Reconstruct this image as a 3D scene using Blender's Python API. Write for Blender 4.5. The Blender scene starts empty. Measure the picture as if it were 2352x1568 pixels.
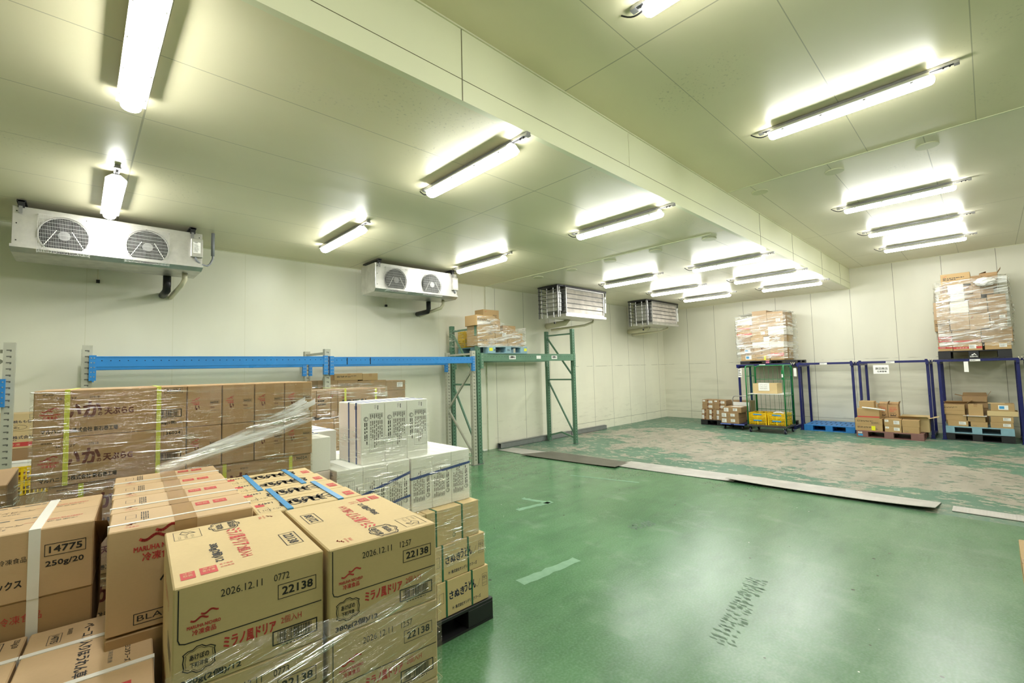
import bpy, math, random
from math import sin, cos, pi, radians, sqrt
from mathutils import Vector, Matrix
random.seed(7)
SC = bpy.context.scene
COL = SC.collection

# ------------------------------------------------------------------ camera
CAM_F = 1045.73           # focal length in pixels of a 2352 px wide frame
YAW, PITCH, ROLL = 0.808178, 0.0611, -0.02687
EYE = Vector((0.0, 0.0, 1.8))
_fwd = Vector((cos(YAW)*cos(PITCH), sin(YAW)*cos(PITCH), sin(PITCH)))
_rt = Vector((sin(YAW), -cos(YAW), 0.0))
_up = _rt.cross(_fwd)
CR = cos(ROLL)*_rt + sin(ROLL)*_up
CU = -sin(ROLL)*_rt + cos(ROLL)*_up
cd = bpy.data.cameras.new('camera')
cam = bpy.data.objects.new('camera', cd)
COL.objects.link(cam)
SC.camera = cam
m3 = Matrix((CR, CU, -_fwd)).transposed()
cam.matrix_world = Matrix.Translation(EYE) @ m3.to_4x4()
cd.sensor_width = 36.0
cd.lens = CAM_F/2352*36.0
cd.clip_start = 0.05
cd.clip_end = 100

# measured on the photograph: a pixel's ray cut with a plane of the room
def ray(px, py):
    return CR*((px-1176)/CAM_F) + CU*(-(py-784)/CAM_F) + _fwd
def onz(px, py, z):
    d = ray(px, py); return EYE + d*((z-EYE.z)/d.z)
def ony(px, py, y):
    d = ray(px, py); return EYE + d*(y/d.y)
def onx(px, py, x):
    d = ray(px, py); return EYE + d*(x/d.x)

# ------------------------------------------------------------------ world, exposure
w = bpy.data.worlds.new('world'); SC.world = w; w.use_nodes = True
w.node_tree.nodes['Background'].inputs[0].default_value = (0.75, 0.85, 0.8, 1)
w.node_tree.nodes['Background'].inputs[1].default_value = 0.0
SC.view_settings.view_transform = 'Standard'
SC.view_settings.look = 'None'
SC.view_settings.exposure = 1.45
SC.view_settings.gamma = 1.0
SC.view_settings.use_curve_mapping = False
LAMP = 24.0            # radiance of the lamp diffusers
SC.cycles.max_bounces = 7
SC.cycles.diffuse_bounces = 4
SC.cycles.use_adaptive_sampling = True
SC.cycles.adaptive_threshold = 0.05
SC.cycles.glossy_bounces = 4
SC.cycles.transparent_max_bounces = 12
SC.cycles.transmission_bounces = 4
SC.cycles.sample_clamp_indirect = 16
SC.cycles.use_denoising = True
SC.cycles.caustics_reflective = False
SC.cycles.caustics_refractive = False

# ------------------------------------------------------------------ materials
def srgb(r, g, b):
    f = lambda c: (c/255/12.92) if c/255 <= 0.04045 else ((c/255+0.055)/1.055)**2.4
    return (f(r), f(g), f(b), 1.0)
class NT:
    """small helper around a node tree"""
    def __init__(s, name):
        s.m = bpy.data.materials.new(name); s.m.use_nodes = True
        s.t = s.m.node_tree; s.n = s.t.nodes
        s.b = s.n['Principled BSDF']; s.out = s.n['Material Output']
    def node(s, typ, **kw):
        n = s.n.new(typ)
        for k, v in kw.items(): setattr(n, k, v)
        return n
    def link(s, a, b): s.t.links.new(a, b)
    def pos(s):
        return s.node('ShaderNodeNewGeometry').outputs['Position']
    def obj(s):
        return s.node('ShaderNodeTexCoord').outputs['Object']
    def mapping(s, src, scale=(1, 1, 1), loc=(0, 0, 0)):
        n = s.node('ShaderNodeMapping'); s.link(src, n.inputs[0])
        n.inputs['Scale'].default_value = scale; n.inputs['Location'].default_value = loc
        return n.outputs[0]
    def noise(s, vec, scale, detail=3, rough=0.5, dist=0.0):
        n = s.node('ShaderNodeTexNoise'); s.link(vec, n.inputs['Vector'])
        n.inputs['Scale'].default_value = scale; n.inputs['Detail'].default_value = detail
        n.inputs['Roughness'].default_value = rough; n.inputs['Distortion'].default_value = dist
        return n.outputs['Fac']
    def ramp(s, src, a, b, lo=0.0, hi=1.0):
        n = s.node('ShaderNodeMapRange'); s.link(src, n.inputs[0])
        n.inputs[1].default_value = a; n.inputs[2].default_value = b
        n.inputs[3].default_value = lo; n.inputs[4].default_value = hi
        n.clamp = True
        return n.outputs[0]
    def math(s, op, a, b=None, c=None):
        n = s.node('ShaderNodeMath', operation=op)
        for i, v in enumerate((a, b, c)):
            if v is None: continue
            if isinstance(v, (int, float)): n.inputs[i].default_value = v
            else: s.link(v, n.inputs[i])
        return n.outputs[0]
    def mix(s, fac, a, b):
        n = s.node('ShaderNodeMix', data_type='RGBA')
        for i, v in ((0, fac), (6, a), (7, b)):
            if isinstance(v, (int, float)): n.inputs[i].default_value = v
            elif isinstance(v, tuple): n.inputs[i].default_value = v
            else: s.link(v, n.inputs[i])
        return n.outputs[2]
    def sep(s, v):
        n = s.node('ShaderNodeSeparateXYZ'); s.link(v, n.inputs[0]); return n.outputs
    def comb(s, x, y, z):
        n = s.node('ShaderNodeCombineXYZ')
        for i, v in enumerate((x, y, z)):
            if isinstance(v, (int, float)): n.inputs[i].default_value = v
            else: s.link(v, n.inputs[i])
        return n.outputs[0]
    def col(s, v):
        if isinstance(v, tuple): s.b.inputs['Base Color'].default_value = v
        else: s.link(v, s.b.inputs['Base Color'])
    def rough(s, v):
        if isinstance(v, (int, float)): s.b.inputs['Roughness'].default_value = v
        else: s.link(v, s.b.inputs['Roughness'])
    def bump(s, h, strength=0.2, dist=0.01):
        n = s.node('ShaderNodeBump'); s.link(h, n.inputs['Height'])
        n.inputs['Strength'].default_value = strength; n.inputs['Distance'].default_value = dist
        s.link(n.outputs[0], s.b.inputs['Normal'])
    def line(s, coord, at, period, width):
        """1 on lines coord = at + k*period"""
        d = s.math('PINGPONG', s.math('SUBTRACT', coord, at), period/2)  # 0 at line .. period/2
        return s.math('LESS_THAN', d, width/2)
MATS = {}
def plain(name, c, rough=0.5, metal=0.0, noise=0.0, nscale=8.0, spec=0.5):
    if name in MATS: return MATS[name]
    k = NT(name); col = srgb(*c)
    if noise:
        n = k.noise(k.obj(), nscale, 4)
        f = k.ramp(n, 0.3, 0.7)
        d = tuple(x*(1-noise) for x in col[:3])+(1,)
        k.col(k.mix(f, d, col))
        k.rough(k.ramp(n, 0.3, 0.7, min(1, rough+0.1), max(0.05, rough-0.08)))
    else:
        k.col(col); k.rough(rough)
    k.b.inputs['Metallic'].default_value = metal
    k.b.inputs['Specular IOR Level'].default_value = spec
    MATS[name] = k.m
    return k.m

WALLC_ = srgb(240, 239, 219)
def wall_mat(name, axis, near_at, near_per, far_at, far_per, split, wc=None):
    k = NT(name); WALLC = wc or WALLC_
    p = k.pos(); x, y, z = k.sep(p)
    c = x if axis == 'x' else y
    l1 = k.line(c, near_at, near_per, 0.008); l2 = k.line(c, far_at, far_per, 0.009)
    s = k.math('GREATER_THAN', c, split)
    hz = k.math('LESS_THAN', k.math('ABSOLUTE', k.math('SUBTRACT', z, 1.83)), 0.004)
    hz = k.math('MULTIPLY', hz, k.ramp(k.noise(p, 3.0, 2), 0.42, 0.55))
    hb = k.math('LESS_THAN', k.math('ABSOLUTE', k.math('SUBTRACT', z, 0.235)), 0.004)
    h = k.math('MAXIMUM', hz, hb)
    if axis == 'x': h = k.math('MULTIPLY', h, k.math('GREATER_THAN', c, 9.8))
    near = k.math('MULTIPLY', l1, k.math('SUBTRACT', 1.0, s))
    far = k.math('MAXIMUM', k.math('MULTIPLY', l2, s), h)
    n = k.noise(k.mapping(p, (1, 1, 0.5)), 1.3, 4)
    base = k.mix(k.ramp(n, 0.35, 0.7), tuple(v*0.93 for v in WALLC[:3])+(1,), WALLC)
    g = k.noise(k.mapping(p, (1.5, 1.5, 7)), 2.2, 6, 0.65)
    gr = k.math('MULTIPLY', k.ramp(g, 0.56, 0.75), k.ramp(z, 0.0, 1.1, 0.45, 0.0))
    base = k.mix(gr, base, srgb(150, 150, 125))
    # scuff bands left by pallets
    sc = k.math('MULTIPLY', k.ramp(k.noise(k.mapping(p, (0.5, 0.5, 5)), 1.2, 2), 0.5, 0.6), k.ramp(z, 1.5, 1.75, 0.22 if axis == 'y' else 0.03, 0.0))
    base = k.mix(sc, base, srgb(176, 176, 152))
    base = k.mix(k.math('MULTIPLY', near, 0.35), base, srgb(205, 204, 168))
    base = k.mix(k.math('MULTIPLY', far, 0.85), base, srgb(104, 104, 84))
    k.col(base); k.rough(0.38)
    hgt = k.math('SUBTRACT', k.math('MULTIPLY', k.noise(p, 0.8, 2), 0.6), k.math('MAXIMUM', near, far))
    k.bump(hgt, 0.15, 0.02)
    return k.m

def ceil_mat(name, seams_near, seams_far, cross, dull=False):
    """painted sandwich panels: seams along x at given y phase, cross seams at given x"""
    k = NT(name); p = k.pos(); x, y, z = k.sep(p)
    s = k.math('GREATER_THAN', x, 6.75)
    l1 = k.math('MULTIPLY', k.line(y, seams_near, 0.905, 0.007), k.math('SUBTRACT', 1.0, s))
    l2 = k.math('MULTIPLY', k.line(y, seams_far, 0.905, 0.010), s)
    l = k.math('MAXIMUM', l1, l2)
    for xx in cross:
        l = k.math('MAXIMUM', l, k.math('LESS_THAN', k.math('ABSOLUTE', k.math('SUBTRACT', x, xx)), 0.006))
    n = k.noise(k.mapping(p, (0.7, 1, 1)), 1.1, 4)
    base = k.mix(k.ramp(n, 0.3, 0.7), srgb(226, 219, 182), srgb(232, 225, 190))
    farb = k.mix(k.ramp(n, 0.3, 0.7), srgb(228, 223, 198), srgb(234, 229, 206))
    base = k.mix(s, base, farb)
    # peeling / frosted specks near the coolers
    sp = k.math('MULTIPLY', k.ramp(k.noise(p, 40, 3), 0.6, 0.68), k.ramp(k.noise(p, 0.9, 2), 0.62, 0.7))
    base = k.mix(k.math('MULTIPLY', sp, 0.35), base, srgb(150, 148, 120))
    base = k.mix(k.math('MULTIPLY', l, 0.55), base, srgb(120, 118, 88))
    k.col(base)
    k.rough(0.36)
    k.b.inputs['Specular IOR Level'].default_value = 0.9
    hgt = k.noise(k.mapping(p, (1, 2.5, 1)), 1.6, 1)
    hgt = k.math('SUBTRACT', hgt, k.math('MULTIPLY', l, 0.3))
    k.bump(hgt, 0.25, 0.02)
    return k.m

def floor_mat():
    k = NT('painted_floor'); p = k.pos(); x, y, z = k.sep(p)
    g1, g2 = srgb(68, 112, 70), srgb(90, 134, 92)
    big = k.noise(p, 0.55, 4, 0.6)
    green = k.mix(k.ramp(big, 0.35, 0.65), g1, g2)
    lane = k.math('MULTIPLY', k.ramp(y, 2.8, 0.6), k.ramp(k.noise(p, 0.7, 5, 0.6), 0.3, 0.7))
    green = k.mix(k.math('MULTIPLY', lane, 0.7), green, srgb(118, 142, 116))  # pale lane tone: floor wear together with painted lamp glare
    sm = k.ramp(k.noise(k.mapping(p, (1.2, 2.2, 1)), 2.6, 7, 0.66), 0.5, 0.72)
    green = k.mix(k.math('MULTIPLY', sm, 0.35), green, srgb(64, 92, 68))
    pale = k.ramp(k.noise(k.mapping(p, (1.6, 0.9, 1)), 1.9, 7, 0.68), 0.54, 0.72)
    green = k.mix(k.math('MULTIPLY', pale, 0.3), green, srgb(140, 166, 140))
    fine = k.noise(p, 60, 2)
    green = k.mix(k.ramp(fine, 0.4, 0.75, 0.0, 0.18), green, srgb(150, 190, 160))
    # dirty drags: stretched noise
    dr = k.noise(k.mapping(p, (0.8, 3.0, 1)), 1.1, 5, 0.6, 0.0)
    green = k.mix(k.ramp(dr, 0.45, 0.8, 0.0, 0.45), green, srgb(58, 92, 68))
    # dark specks
    vo = k.node('ShaderNodeTexVoronoi'); k.link(p, vo.inputs['Vector']); vo.inputs['Scale'].default_value = 3.2
    spk = k.math('MULTIPLY', k.math('LESS_THAN', vo.outputs['Distance'], 0.045), k.math('GREATER_THAN', k.noise(p, 2.3, 1), 0.44))
    green = k.mix(k.math('MULTIPLY', spk, 0.8), green, srgb(52, 58, 44))
    vw = k.node('ShaderNodeTexVoronoi'); k.link(p, vw.inputs['Vector']); vw.inputs['Scale'].default_value = 4.3
    spw = k.math('MULTIPLY', k.math('LESS_THAN', vw.outputs['Distance'], 0.026), k.math('GREATER_THAN', k.noise(p, 1.3, 1), 0.55))
    green = k.mix(spw, green, srgb(214, 222, 208))
    # worn area beyond the joint: bare concrete shows through flaking paint
    wear = k.math('ADD', k.math('MULTIPLY', k.noise(k.mapping(p, (1.0, 0.7, 1)), 0.6, 10, 0.66, 0.3), 0.68), k.math('MULTIPLY', k.noise(k.mapping(p, (1.0, 0.55, 1)), 2.6, 8, 0.68, 0.2), 0.32))
    # wear centred in the traffic lane
    dx = k.math('SUBTRACT', x, 10.3); dy = k.math('SUBTRACT', y, 2.6)
    rad = k.math('SQRT', k.math('ADD', k.math('MULTIPLY', k.math('MULTIPLY', dx, dx), 0.30), k.math('MULTIPLY', k.math('MULTIPLY', dy, dy), 0.05)))
    thr = k.math('SUBTRACT', wear, k.math('MULTIPLY', rad, 0.115))
    bare = k.math('GREATER_THAN', k.math('ADD', thr, k.math('MULTIPLY', k.math('SUBTRACT', k.noise(k.mapping(p, (2.4, 1.0, 1)), 3.2, 8, 0.7, 0.4), 0.5), 0.22)), 0.385)
    cc = k.mix(k.ramp(k.noise(k.mapping(p, (1, 2.6, 1)), 1.2, 6, 0.6), 0.3, 0.7), srgb(138, 132, 118), srgb(166, 160, 144))
    chips = k.math('LESS_THAN', k.noise(k.mapping(p, (1.6, 1.0, 1)), 4.5, 7, 0.7), 0.435)
    cc = k.mix(k.math('MULTIPLY', chips, 0.75), cc, srgb(78, 110, 90))
    g3 = k.mix(k.ramp(big, 0.35, 0.65), srgb(74, 114, 92), srgb(94, 128, 106))
    chip2 = k.math('GREATER_THAN', k.noise(k.mapping(p, (1.7, 1.0, 1)), 4.0, 7, 0.72), 0.565)
    g3 = k.mix(k.math('MULTIPLY', chip2, 0.8), g3, srgb(168, 162, 144))
    worn = k.mix(bare, g3, cc)
    far = k.math('GREATER_THAN', x, 7.25)
    colr = k.mix(far, green, worn)
    # grubby line along the joint
    jd = k.math('ABSOLUTE', k.math('SUBTRACT', x, 7.55))
    jm = k.math('MULTIPLY', k.ramp(jd, 0.0, 0.35, 1.0, 0.0), k.ramp(k.noise(p, 12, 4), 0.35, 0.6))
    colr = k.mix(k.math('MULTIPLY', jm, 0.6), colr, srgb(150, 142, 126))
    k.col(colr)
    rr = k.node('ShaderNodeMix', data_type='FLOAT')
    k.link(far, rr.inputs[0]); rr.inputs[2].default_value = 0.26; rr.inputs[3].default_value = 0.42
    k.rough(rr.outputs[0])
    h = k.math('ADD', k.math('MULTIPLY', k.noise(p, 2.0, 3), 0.8), k.math('MULTIPLY', k.math('MULTIPLY', bare, far), -0.2))
    k.bump(h, 0.22, 0.012)
    return k.m

def card(name, c, n=0.07):
    if name in MATS: return MATS[name]
    k = NT(name); o = k.obj()
    f = k.noise(k.mapping(o, (1, 1, 1)), 5, 4)
    fib = k.noise(k.mapping(o, (90, 90, 240)), 1.0, 2)
    col = srgb(*c); d = tuple(v*(1-n) for v in col[:3])+(1,)
    base = k.mix(k.ramp(f, 0.3, 0.7), d, col)
    base = k.mix(k.ramp(fib, 0.4, 0.7, 0.0, 0.10), base, tuple(v*0.72 for v in col[:3])+(1,))
    k.col(base); k.rough(0.62); k.b.inputs['Specular IOR Level'].default_value = 0.28
    k.bump(f, 0.08, 0.01)
    MATS[name] = k.m
    return k.m

def steel(name, c=(200, 200, 198), rough=0.32, frost=False):
    if name in MATS: return MATS[name]
    k = NT(name); o = k.obj()
    n = k.noise(o, 7, 5, 0.6)
    k.col(k.mix(k.ramp(n, 0.35, 0.7), tuple(v*0.8 for v in srgb(*c)[:3])+(1,), srgb(*c)))
    k.b.inputs['Metallic'].default_value = 0.85
    k.rough(k.ramp(n, 0.3, 0.7, rough+0.14, rough))
    k.bump(k.noise(o, 3, 2), 0.12, 0.01)
    MATS[name] = k.m
    return k.m

def checker_plate(name, c, rough=0.42):
    k = NT(name); p = k.pos(); x, y, z = k.sep(p)
    a = k.math('ADD', k.math('MULTIPLY', x, 110), k.math('MULTIPLY', y, 110))
    b = k.math('SUBTRACT', k.math('MULTIPLY', x, 110), k.math('MULTIPLY', y, 110))
    h = k.math('MULTIPLY', k.math('SINE', a), k.math('SINE', b))
    n = k.noise(p, 3, 4)
    k.col(k.mix(k.ramp(n, 0.3, 0.7), tuple(v*0.75 for v in srgb(*c)[:3])+(1,), srgb(*c)))
    k.b.inputs['Metallic'].default_value = 0.35
    k.rough(rough)
    k.bump(h, 0.3, 0.003)
    return k.m

def film(name, amount=0.22, streak=1.0, axis='xy', rough=0.16, white=0.05, tilt=0.0, wr=(0.52, 0.68)):
    """stretch film: mostly clear, with glossy creases running round the load"""
    k = NT(name); o = k.obj()
    sc = {'f': (1.6, 1.6, 17), 'h': (2.4, 2.4, 42), 'd': (6, 6, 22)}.get(axis, (2.0, 2.0, 34))
    if tilt:
        rn = k.node('ShaderNodeMapping'); k.link(o, rn.inputs[0]); rn.inputs['Rotation'].default_value = (0, tilt, 0); o = rn.outputs[0]
    v = k.mapping(o, sc)
    n = k.noise(v, 1.0, 5, 0.65, 0.6)
    n2 = k.noise(k.mapping(o, tuple(s*2.6 for s in sc)), 1.0, 3, 0.6, 0.8)
    n3 = k.noise(o, 2.6, 3)
    hgt = k.math('ADD', n, k.math('MULTIPLY', n2, 0.5))
    bmp = k.node('ShaderNodeBump'); k.link(hgt, bmp.inputs['Height'])
    bmp.inputs['Strength'].default_value = 1.0; bmp.inputs['Distance'].default_value = 0.03*streak
    gl = k.node('ShaderNodeBsdfGlossy'); gl.inputs['Roughness'].default_value = rough
    gl.inputs['Color'].default_value = (1, 1, 1, 1); k.link(bmp.outputs[0], gl.inputs['Normal'])
    df = k.node('ShaderNodeBsdfDiffuse'); df.inputs['Color'].default_value = (0.85, 0.87, 0.84, 1)
    tr = k.node('ShaderNodeBsdfTransparent'); tr.inputs['Color'].default_value = (0.985, 0.985, 0.97, 1)
    m1 = k.node('ShaderNodeMixShader'); m2 = k.node('ShaderNodeMixShader')
    # more film (several layers) in creases
    cr = k.math('MAXIMUM', k.ramp(n2, 0.58, 0.63), k.ramp(n, 0.62, 0.67))
    patch = k.ramp(n3, 0.40, 0.60, 0.12, 1.0)
    fac = k.math('ADD', 0.05, k.math('MULTIPLY', k.math('MULTIPLY', cr, amount), patch))
    k.link(fac, m1.inputs[0]); k.link(tr.outputs[0], m1.inputs[1]); k.link(gl.outputs[0], m1.inputs[2])
    wf = k.math('MULTIPLY', k.ramp(n, *wr, 0.08, 1.0), white)  # milky film tint, plus crease highlights painted as white streaks
    k.link(wf, m2.inputs[0]); k.link(m1.outputs[0], m2.inputs[1]); k.link(df.outputs[0], m2.inputs[2])
    k.link(m2.outputs[0], k.out.inputs[0]); k.n.remove(k.b)
    return k.m

def emis(name, c, s):
    k = NT(name); e = k.node('ShaderNodeEmission')
    e.inputs[0].default_value = c; e.inputs[1].default_value = s
    k.link(e.outputs[0], k.out.inputs[0]); k.n.remove(k.b)
    return k.m

M_lamp = emis('lamp_diffuser', (1.0, 1.0, 0.97, 1), LAMP)
M_steel = steel('galvanised_steel')
M_steel_d = steel('dull_steel', (150, 150, 148), 0.42)
M_cool = steel('cooler_steel', (214, 212, 206), 0.30)
M_rail = steel('lamp_rail_steel', (165, 165, 165), 0.35)
M_black = plain('black_plastic', (28, 28, 30), 0.45)
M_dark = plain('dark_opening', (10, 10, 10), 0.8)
M_bluebeam = plain('blue_beam_paint', (48, 134, 205), 0.35, noise=0.12, nscale=3)
M_gray = plain('grey_rack_paint', (182, 182, 164), 0.4, noise=0.1)
M_green = plain('green_rack_paint', (98, 138, 112), 0.4, noise=0.18, nscale=6)
M_navy = plain('navy_paint', (18, 26, 92), 0.35, noise=0.2, nscale=5)
M_ink = plain('black_ink', (38, 36, 34), 0.6)
M_inkb = plain('navy_ink', (28, 34, 62), 0.6)
M_red = plain('red_ink', (196, 66, 62), 0.6)
M_maroon = plain('maroon_ink', (100, 46, 36), 0.6)
M_gray_ink = plain('grey_ink', (112, 110, 100), 0.6)
M_white = plain('white_paper', (238, 238, 232), 0.6)
M_tape = plain('brown_tape', (176, 142, 100), 0.22)
M_tape2 = plain('dark_brown_tape', (110, 70, 44), 0.3)
M_wband = plain('white_strap', (238, 236, 228), 0.35)
M_yband = plain('yellow_strap', (206, 212, 74), 0.35)
M_bband = plain('light_blue_strap', (70, 150, 206), 0.3)
M_nband = plain('navy_strap', (30, 66, 134), 0.35)
M_gband = plain('dark_green_strap', (24, 96, 68), 0.35)
M_pvc = plain('cream_pipe', (222, 216, 186), 0.4)
M_conduit = plain('grey_conduit', (130, 134, 138), 0.4)
M_wht = plain('white_plastic', (226, 226, 220), 0.4)
M_cart = plain('cart_green', (18, 116, 62), 0.32)
M_yel = plain('yellow_plastic', (240, 200, 16), 0.4)
M_pblue = plain('blue_plastic', (42, 124, 196), 0.45, noise=0.15)
M_plb = plain('light_blue_plastic', (138, 176, 190), 0.45, noise=0.15)
M_pbr = plain('brown_plastic', (134, 96, 90), 0.5, noise=0.1)
C1 = card('cardboard_gold', (212, 188, 140))
C2 = card('cardboard_tan', (180, 148, 106))
C3 = card('cardboard_pale', (204, 174, 134))
CW = card('cardboard_white', (238, 240, 230), 0.03)
CWP = card('cardboard_white_side', (232, 222, 212), 0.03)
M_gap = plain('dark_gap', (46, 34, 24), 0.9)

# ------------------------------------------------------------------ mesh builder
class MB:
    def __init__(s):
        s.v = []; s.f = []; s.mi = []; s.mats = []; s.smooth = []
    def m(s, mat):
        if mat not in s.mats: s.mats.append(mat)
        return s.mats.index(mat)
    def add(s, vs, fs, mat, T=None, smooth=False):
        o = len(s.v); i = s.m(mat)
        s.v += [tuple(T @ Vector(v)) if T is not None else tuple(v) for v in vs]
        for f in fs:
            s.f.append(tuple(o+k for k in f)); s.mi.append(i); s.smooth.append(smooth)
    def box(s, x0, x1, y0, y1, z0, z1, mat, T=None, bev=0.0):
        if bev:
            b = min(bev, (x1-x0)*.45, (y1-y0)*.45, (z1-z0)*.45)
            vs = []; fs = []
            X = (x0, x1); Y = (y0, y1); Z = (z0, z1); I = (1, -1)
            idx = {}
            for i in (0, 1):
                for j in (0, 1):
                    for l in (0, 1):
                        for a in range(3):
                            q = [X[i]+I[i]*b, Y[j]+I[j]*b, Z[l]+I[l]*b]
                            q[a] = (X[i], Y[j], Z[l])[a]
                            idx[(i, j, l, a)] = len(vs); vs.append(tuple(q))
            g = idx.get
            for a in range(3):     # main faces
                for k2 in (0, 1):
                    o1, o2 = [t for t in range(3) if t != a]
                    loop = []
                    for p1, p2 in ((0, 0), (1, 0), (1, 1), (0, 1)):
                        c = [0, 0, 0]; c[a] = k2; c[o1] = p1; c[o2] = p2
                        loop.append(g((c[0], c[1], c[2], a)))
                    if (k2 == 1) == (a != 1): fs.append(tuple(loop))
                    else: fs.append(tuple(reversed(loop)))
            for a in range(3):     # edges running along a
                o1, o2 = [t for t in range(3) if t != a]
                for p1 in (0, 1):
                    for p2 in (0, 1):
                        c0 = [0, 0, 0]; c1 = [0, 0, 0]
                        c0[o1] = c1[o1] = p1; c0[o2] = c1[o2] = p2; c1[a] = 1
                        fs.append((g((*c0, o1)), g((*c1, o1)), g((*c1, o2)), g((*c0, o2))))
            for i in (0, 1):
                for j in (0, 1):
                    for l in (0, 1):
                        fs.append((g((i, j, l, 0)), g((i, j, l, 1)), g((i, j, l, 2))))
            s.add(vs, fs, mat, T)
            return
        vs = [(x0, y0, z0), (x1, y0, z0), (x1, y1, z0), (x0, y1, z0), (x0, y0, z1), (x1, y0, z1), (x1, y1, z1), (x0, y1, z1)]
        s.add(vs, [(0, 3, 2, 1), (4, 5, 6, 7), (0, 1, 5, 4), (1, 2, 6, 5), (2, 3, 7, 6), (3, 0, 4, 7)], mat, T)
    def quad(s, a, b, c, d, mat): s.add([a, b, c, d], [(0, 1, 2, 3)], mat)
    def cyl(s, p0, p1, r, mat, n=12, r2=None, caps=True, smooth=True):
        p0 = Vector(p0); p1 = Vector(p1); r2 = r if r2 is None else r2
        d = (p1-p0).normalized(); u = d.orthogonal().normalized(); w_ = d.cross(u)
        vs = []
        for p, rr in ((p0, r), (p1, r2)):
            for i in range(n):
                a = 2*pi*i/n; vs.append(p+(u*cos(a)+w_*sin(a))*rr)
        fs = [(i, (i+1) % n, n+(i+1) % n, n+i) for i in range(n)]
        s.add(vs, fs, mat, smooth=smooth)
        if caps:
            s.add(vs[:n], [tuple(reversed(range(n)))], mat); s.add(vs[n:], [tuple(range(n))], mat)
    def tube(s, pts, r, mat, n=8, flat=None):
        """pipe through points; flat=(w,t) makes a rectangular strip section"""
        pts = [Vector(p) for p in pts]; N = len(pts)
        rings = []
        u = None
        for i, p in enumerate(pts):
            t = (pts[min(i+1, N-1)]-pts[max(i-1, 0)]).normalized()
            if u is None: u = t.orthogonal().normalized()
            u = (u-t*u.dot(t)).normalized(); w_ = t.cross(u)
            rings.append([p+(u*cos(2*pi*j/n)+w_*sin(2*pi*j/n))*r for j in range(n)])
        vs = [v for rg in rings for v in rg]; fs = []
        for i in range(N-1):
            for j in range(n):
                fs.append((i*n+j, i*n+(j+1) % n, (i+1)*n+(j+1) % n, (i+1)*n+j))
        fs.append(tuple(reversed(range(n)))); fs.append(tuple((N-1)*n+j for j in range(n)))
        s.add(vs, fs, mat, smooth=True)
    def bar(s, a, b, w_, h, mat, up=(0, 0, 1)):
        """rectangular bar from a to b, w_ across, h along up"""
        a = Vector(a); b = Vector(b); d = (b-a).normalized(); up = Vector(up)
        sx = d.cross(up)
        if sx.length < 1e-4: sx = d.cross(Vector((1, 0, 0)))
        sx.normalize(); uz = sx.cross(d).normalized()
        vs = []
        for p in (a, b):
            for i, j in ((-1, -1), (1, -1), (1, 1), (-1, 1)):
                vs.append(p+sx*(i*w_/2)+uz*(j*h/2))
        s.add(vs, [(0, 3, 2, 1), (4, 5, 6, 7), (0, 1, 5, 4), (1, 2, 6, 5), (2, 3, 7, 6), (3, 0, 4, 7)], mat)
    def build(s, name, parent=None, loc=None):
        me = bpy.data.meshes.new(name)
        me.from_pydata([tuple(v) for v in s.v], [], s.f)
        for m_ in s.mats: me.materials.append(m_)
        me.polygons.foreach_set('material_index', s.mi)
        me.polygons.foreach_set('use_smooth', s.smooth)
        me.update()
        o = bpy.data.objects.new(name, me); COL.objects.link(o)
        if parent is not None: o.parent = parent
        if loc is not None: o.location = loc
        return o

def tag(o, label, cat, group=None, kind=None):
    if label: o['label'] = label
    if cat: o['category'] = cat
    if group: o['group'] = group
    if kind: o['kind'] = kind
    return o
def empty(name, loc=(0, 0, 0), rz=0.0):
    o = bpy.data.objects.new(name, None); COL.objects.link(o)
    o.location = loc; o.rotation_euler = (0, 0, rz); o.empty_display_size = 0.1
    return o
def kids(o): return list(o.children)
def copy_tree(o, loc=None, rz=None, label=None, group=None):
    c = o.copy(); COL.objects.link(c)
    for ch in kids(o):
        d = ch.copy(); COL.objects.link(d); d.parent = c
        for g in kids(ch):
            e = g.copy(); COL.objects.link(e); e.parent = d
    if loc is not None: c.location = loc
    if rz is not None: c.rotation_euler = (0, 0, rz)
    if label: c['label'] = label
    if group: c['group'] = group
    return c

# ------------------------------------------------------------------ lettering
_TX = {}
def text_mesh(body, res=2):
    if body in _TX: return _TX[body]
    c = bpy.data.curves.new('lettering', 'FONT'); c.body = body; c.resolution_u = res
    c.align_x = 'LEFT'
    o = bpy.data.objects.new('lettering', c); COL.objects.link(o)
    dg = bpy.context.evaluated_depsgraph_get(); dg.update()
    me = o.evaluated_get(dg).to_mesh()
    vs = [(v.co.x, v.co.y) for v in me.vertices]
    fs = [tuple(p.vertices) for p in me.polygons]
    o.evaluated_get(dg).to_mesh_clear()
    bpy.data.objects.remove(o); bpy.data.curves.remove(c)
    if vs:
        x0 = min(v[0] for v in vs); x1 = max(v[0] for v in vs); y0 = min(v[1] for v in vs); y1 = max(v[1] for v in vs)
    else: x0 = x1 = y0 = y1 = 0
    _TX[body] = (vs, fs, x0, x1, y0, y1)
    return _TX[body]

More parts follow.
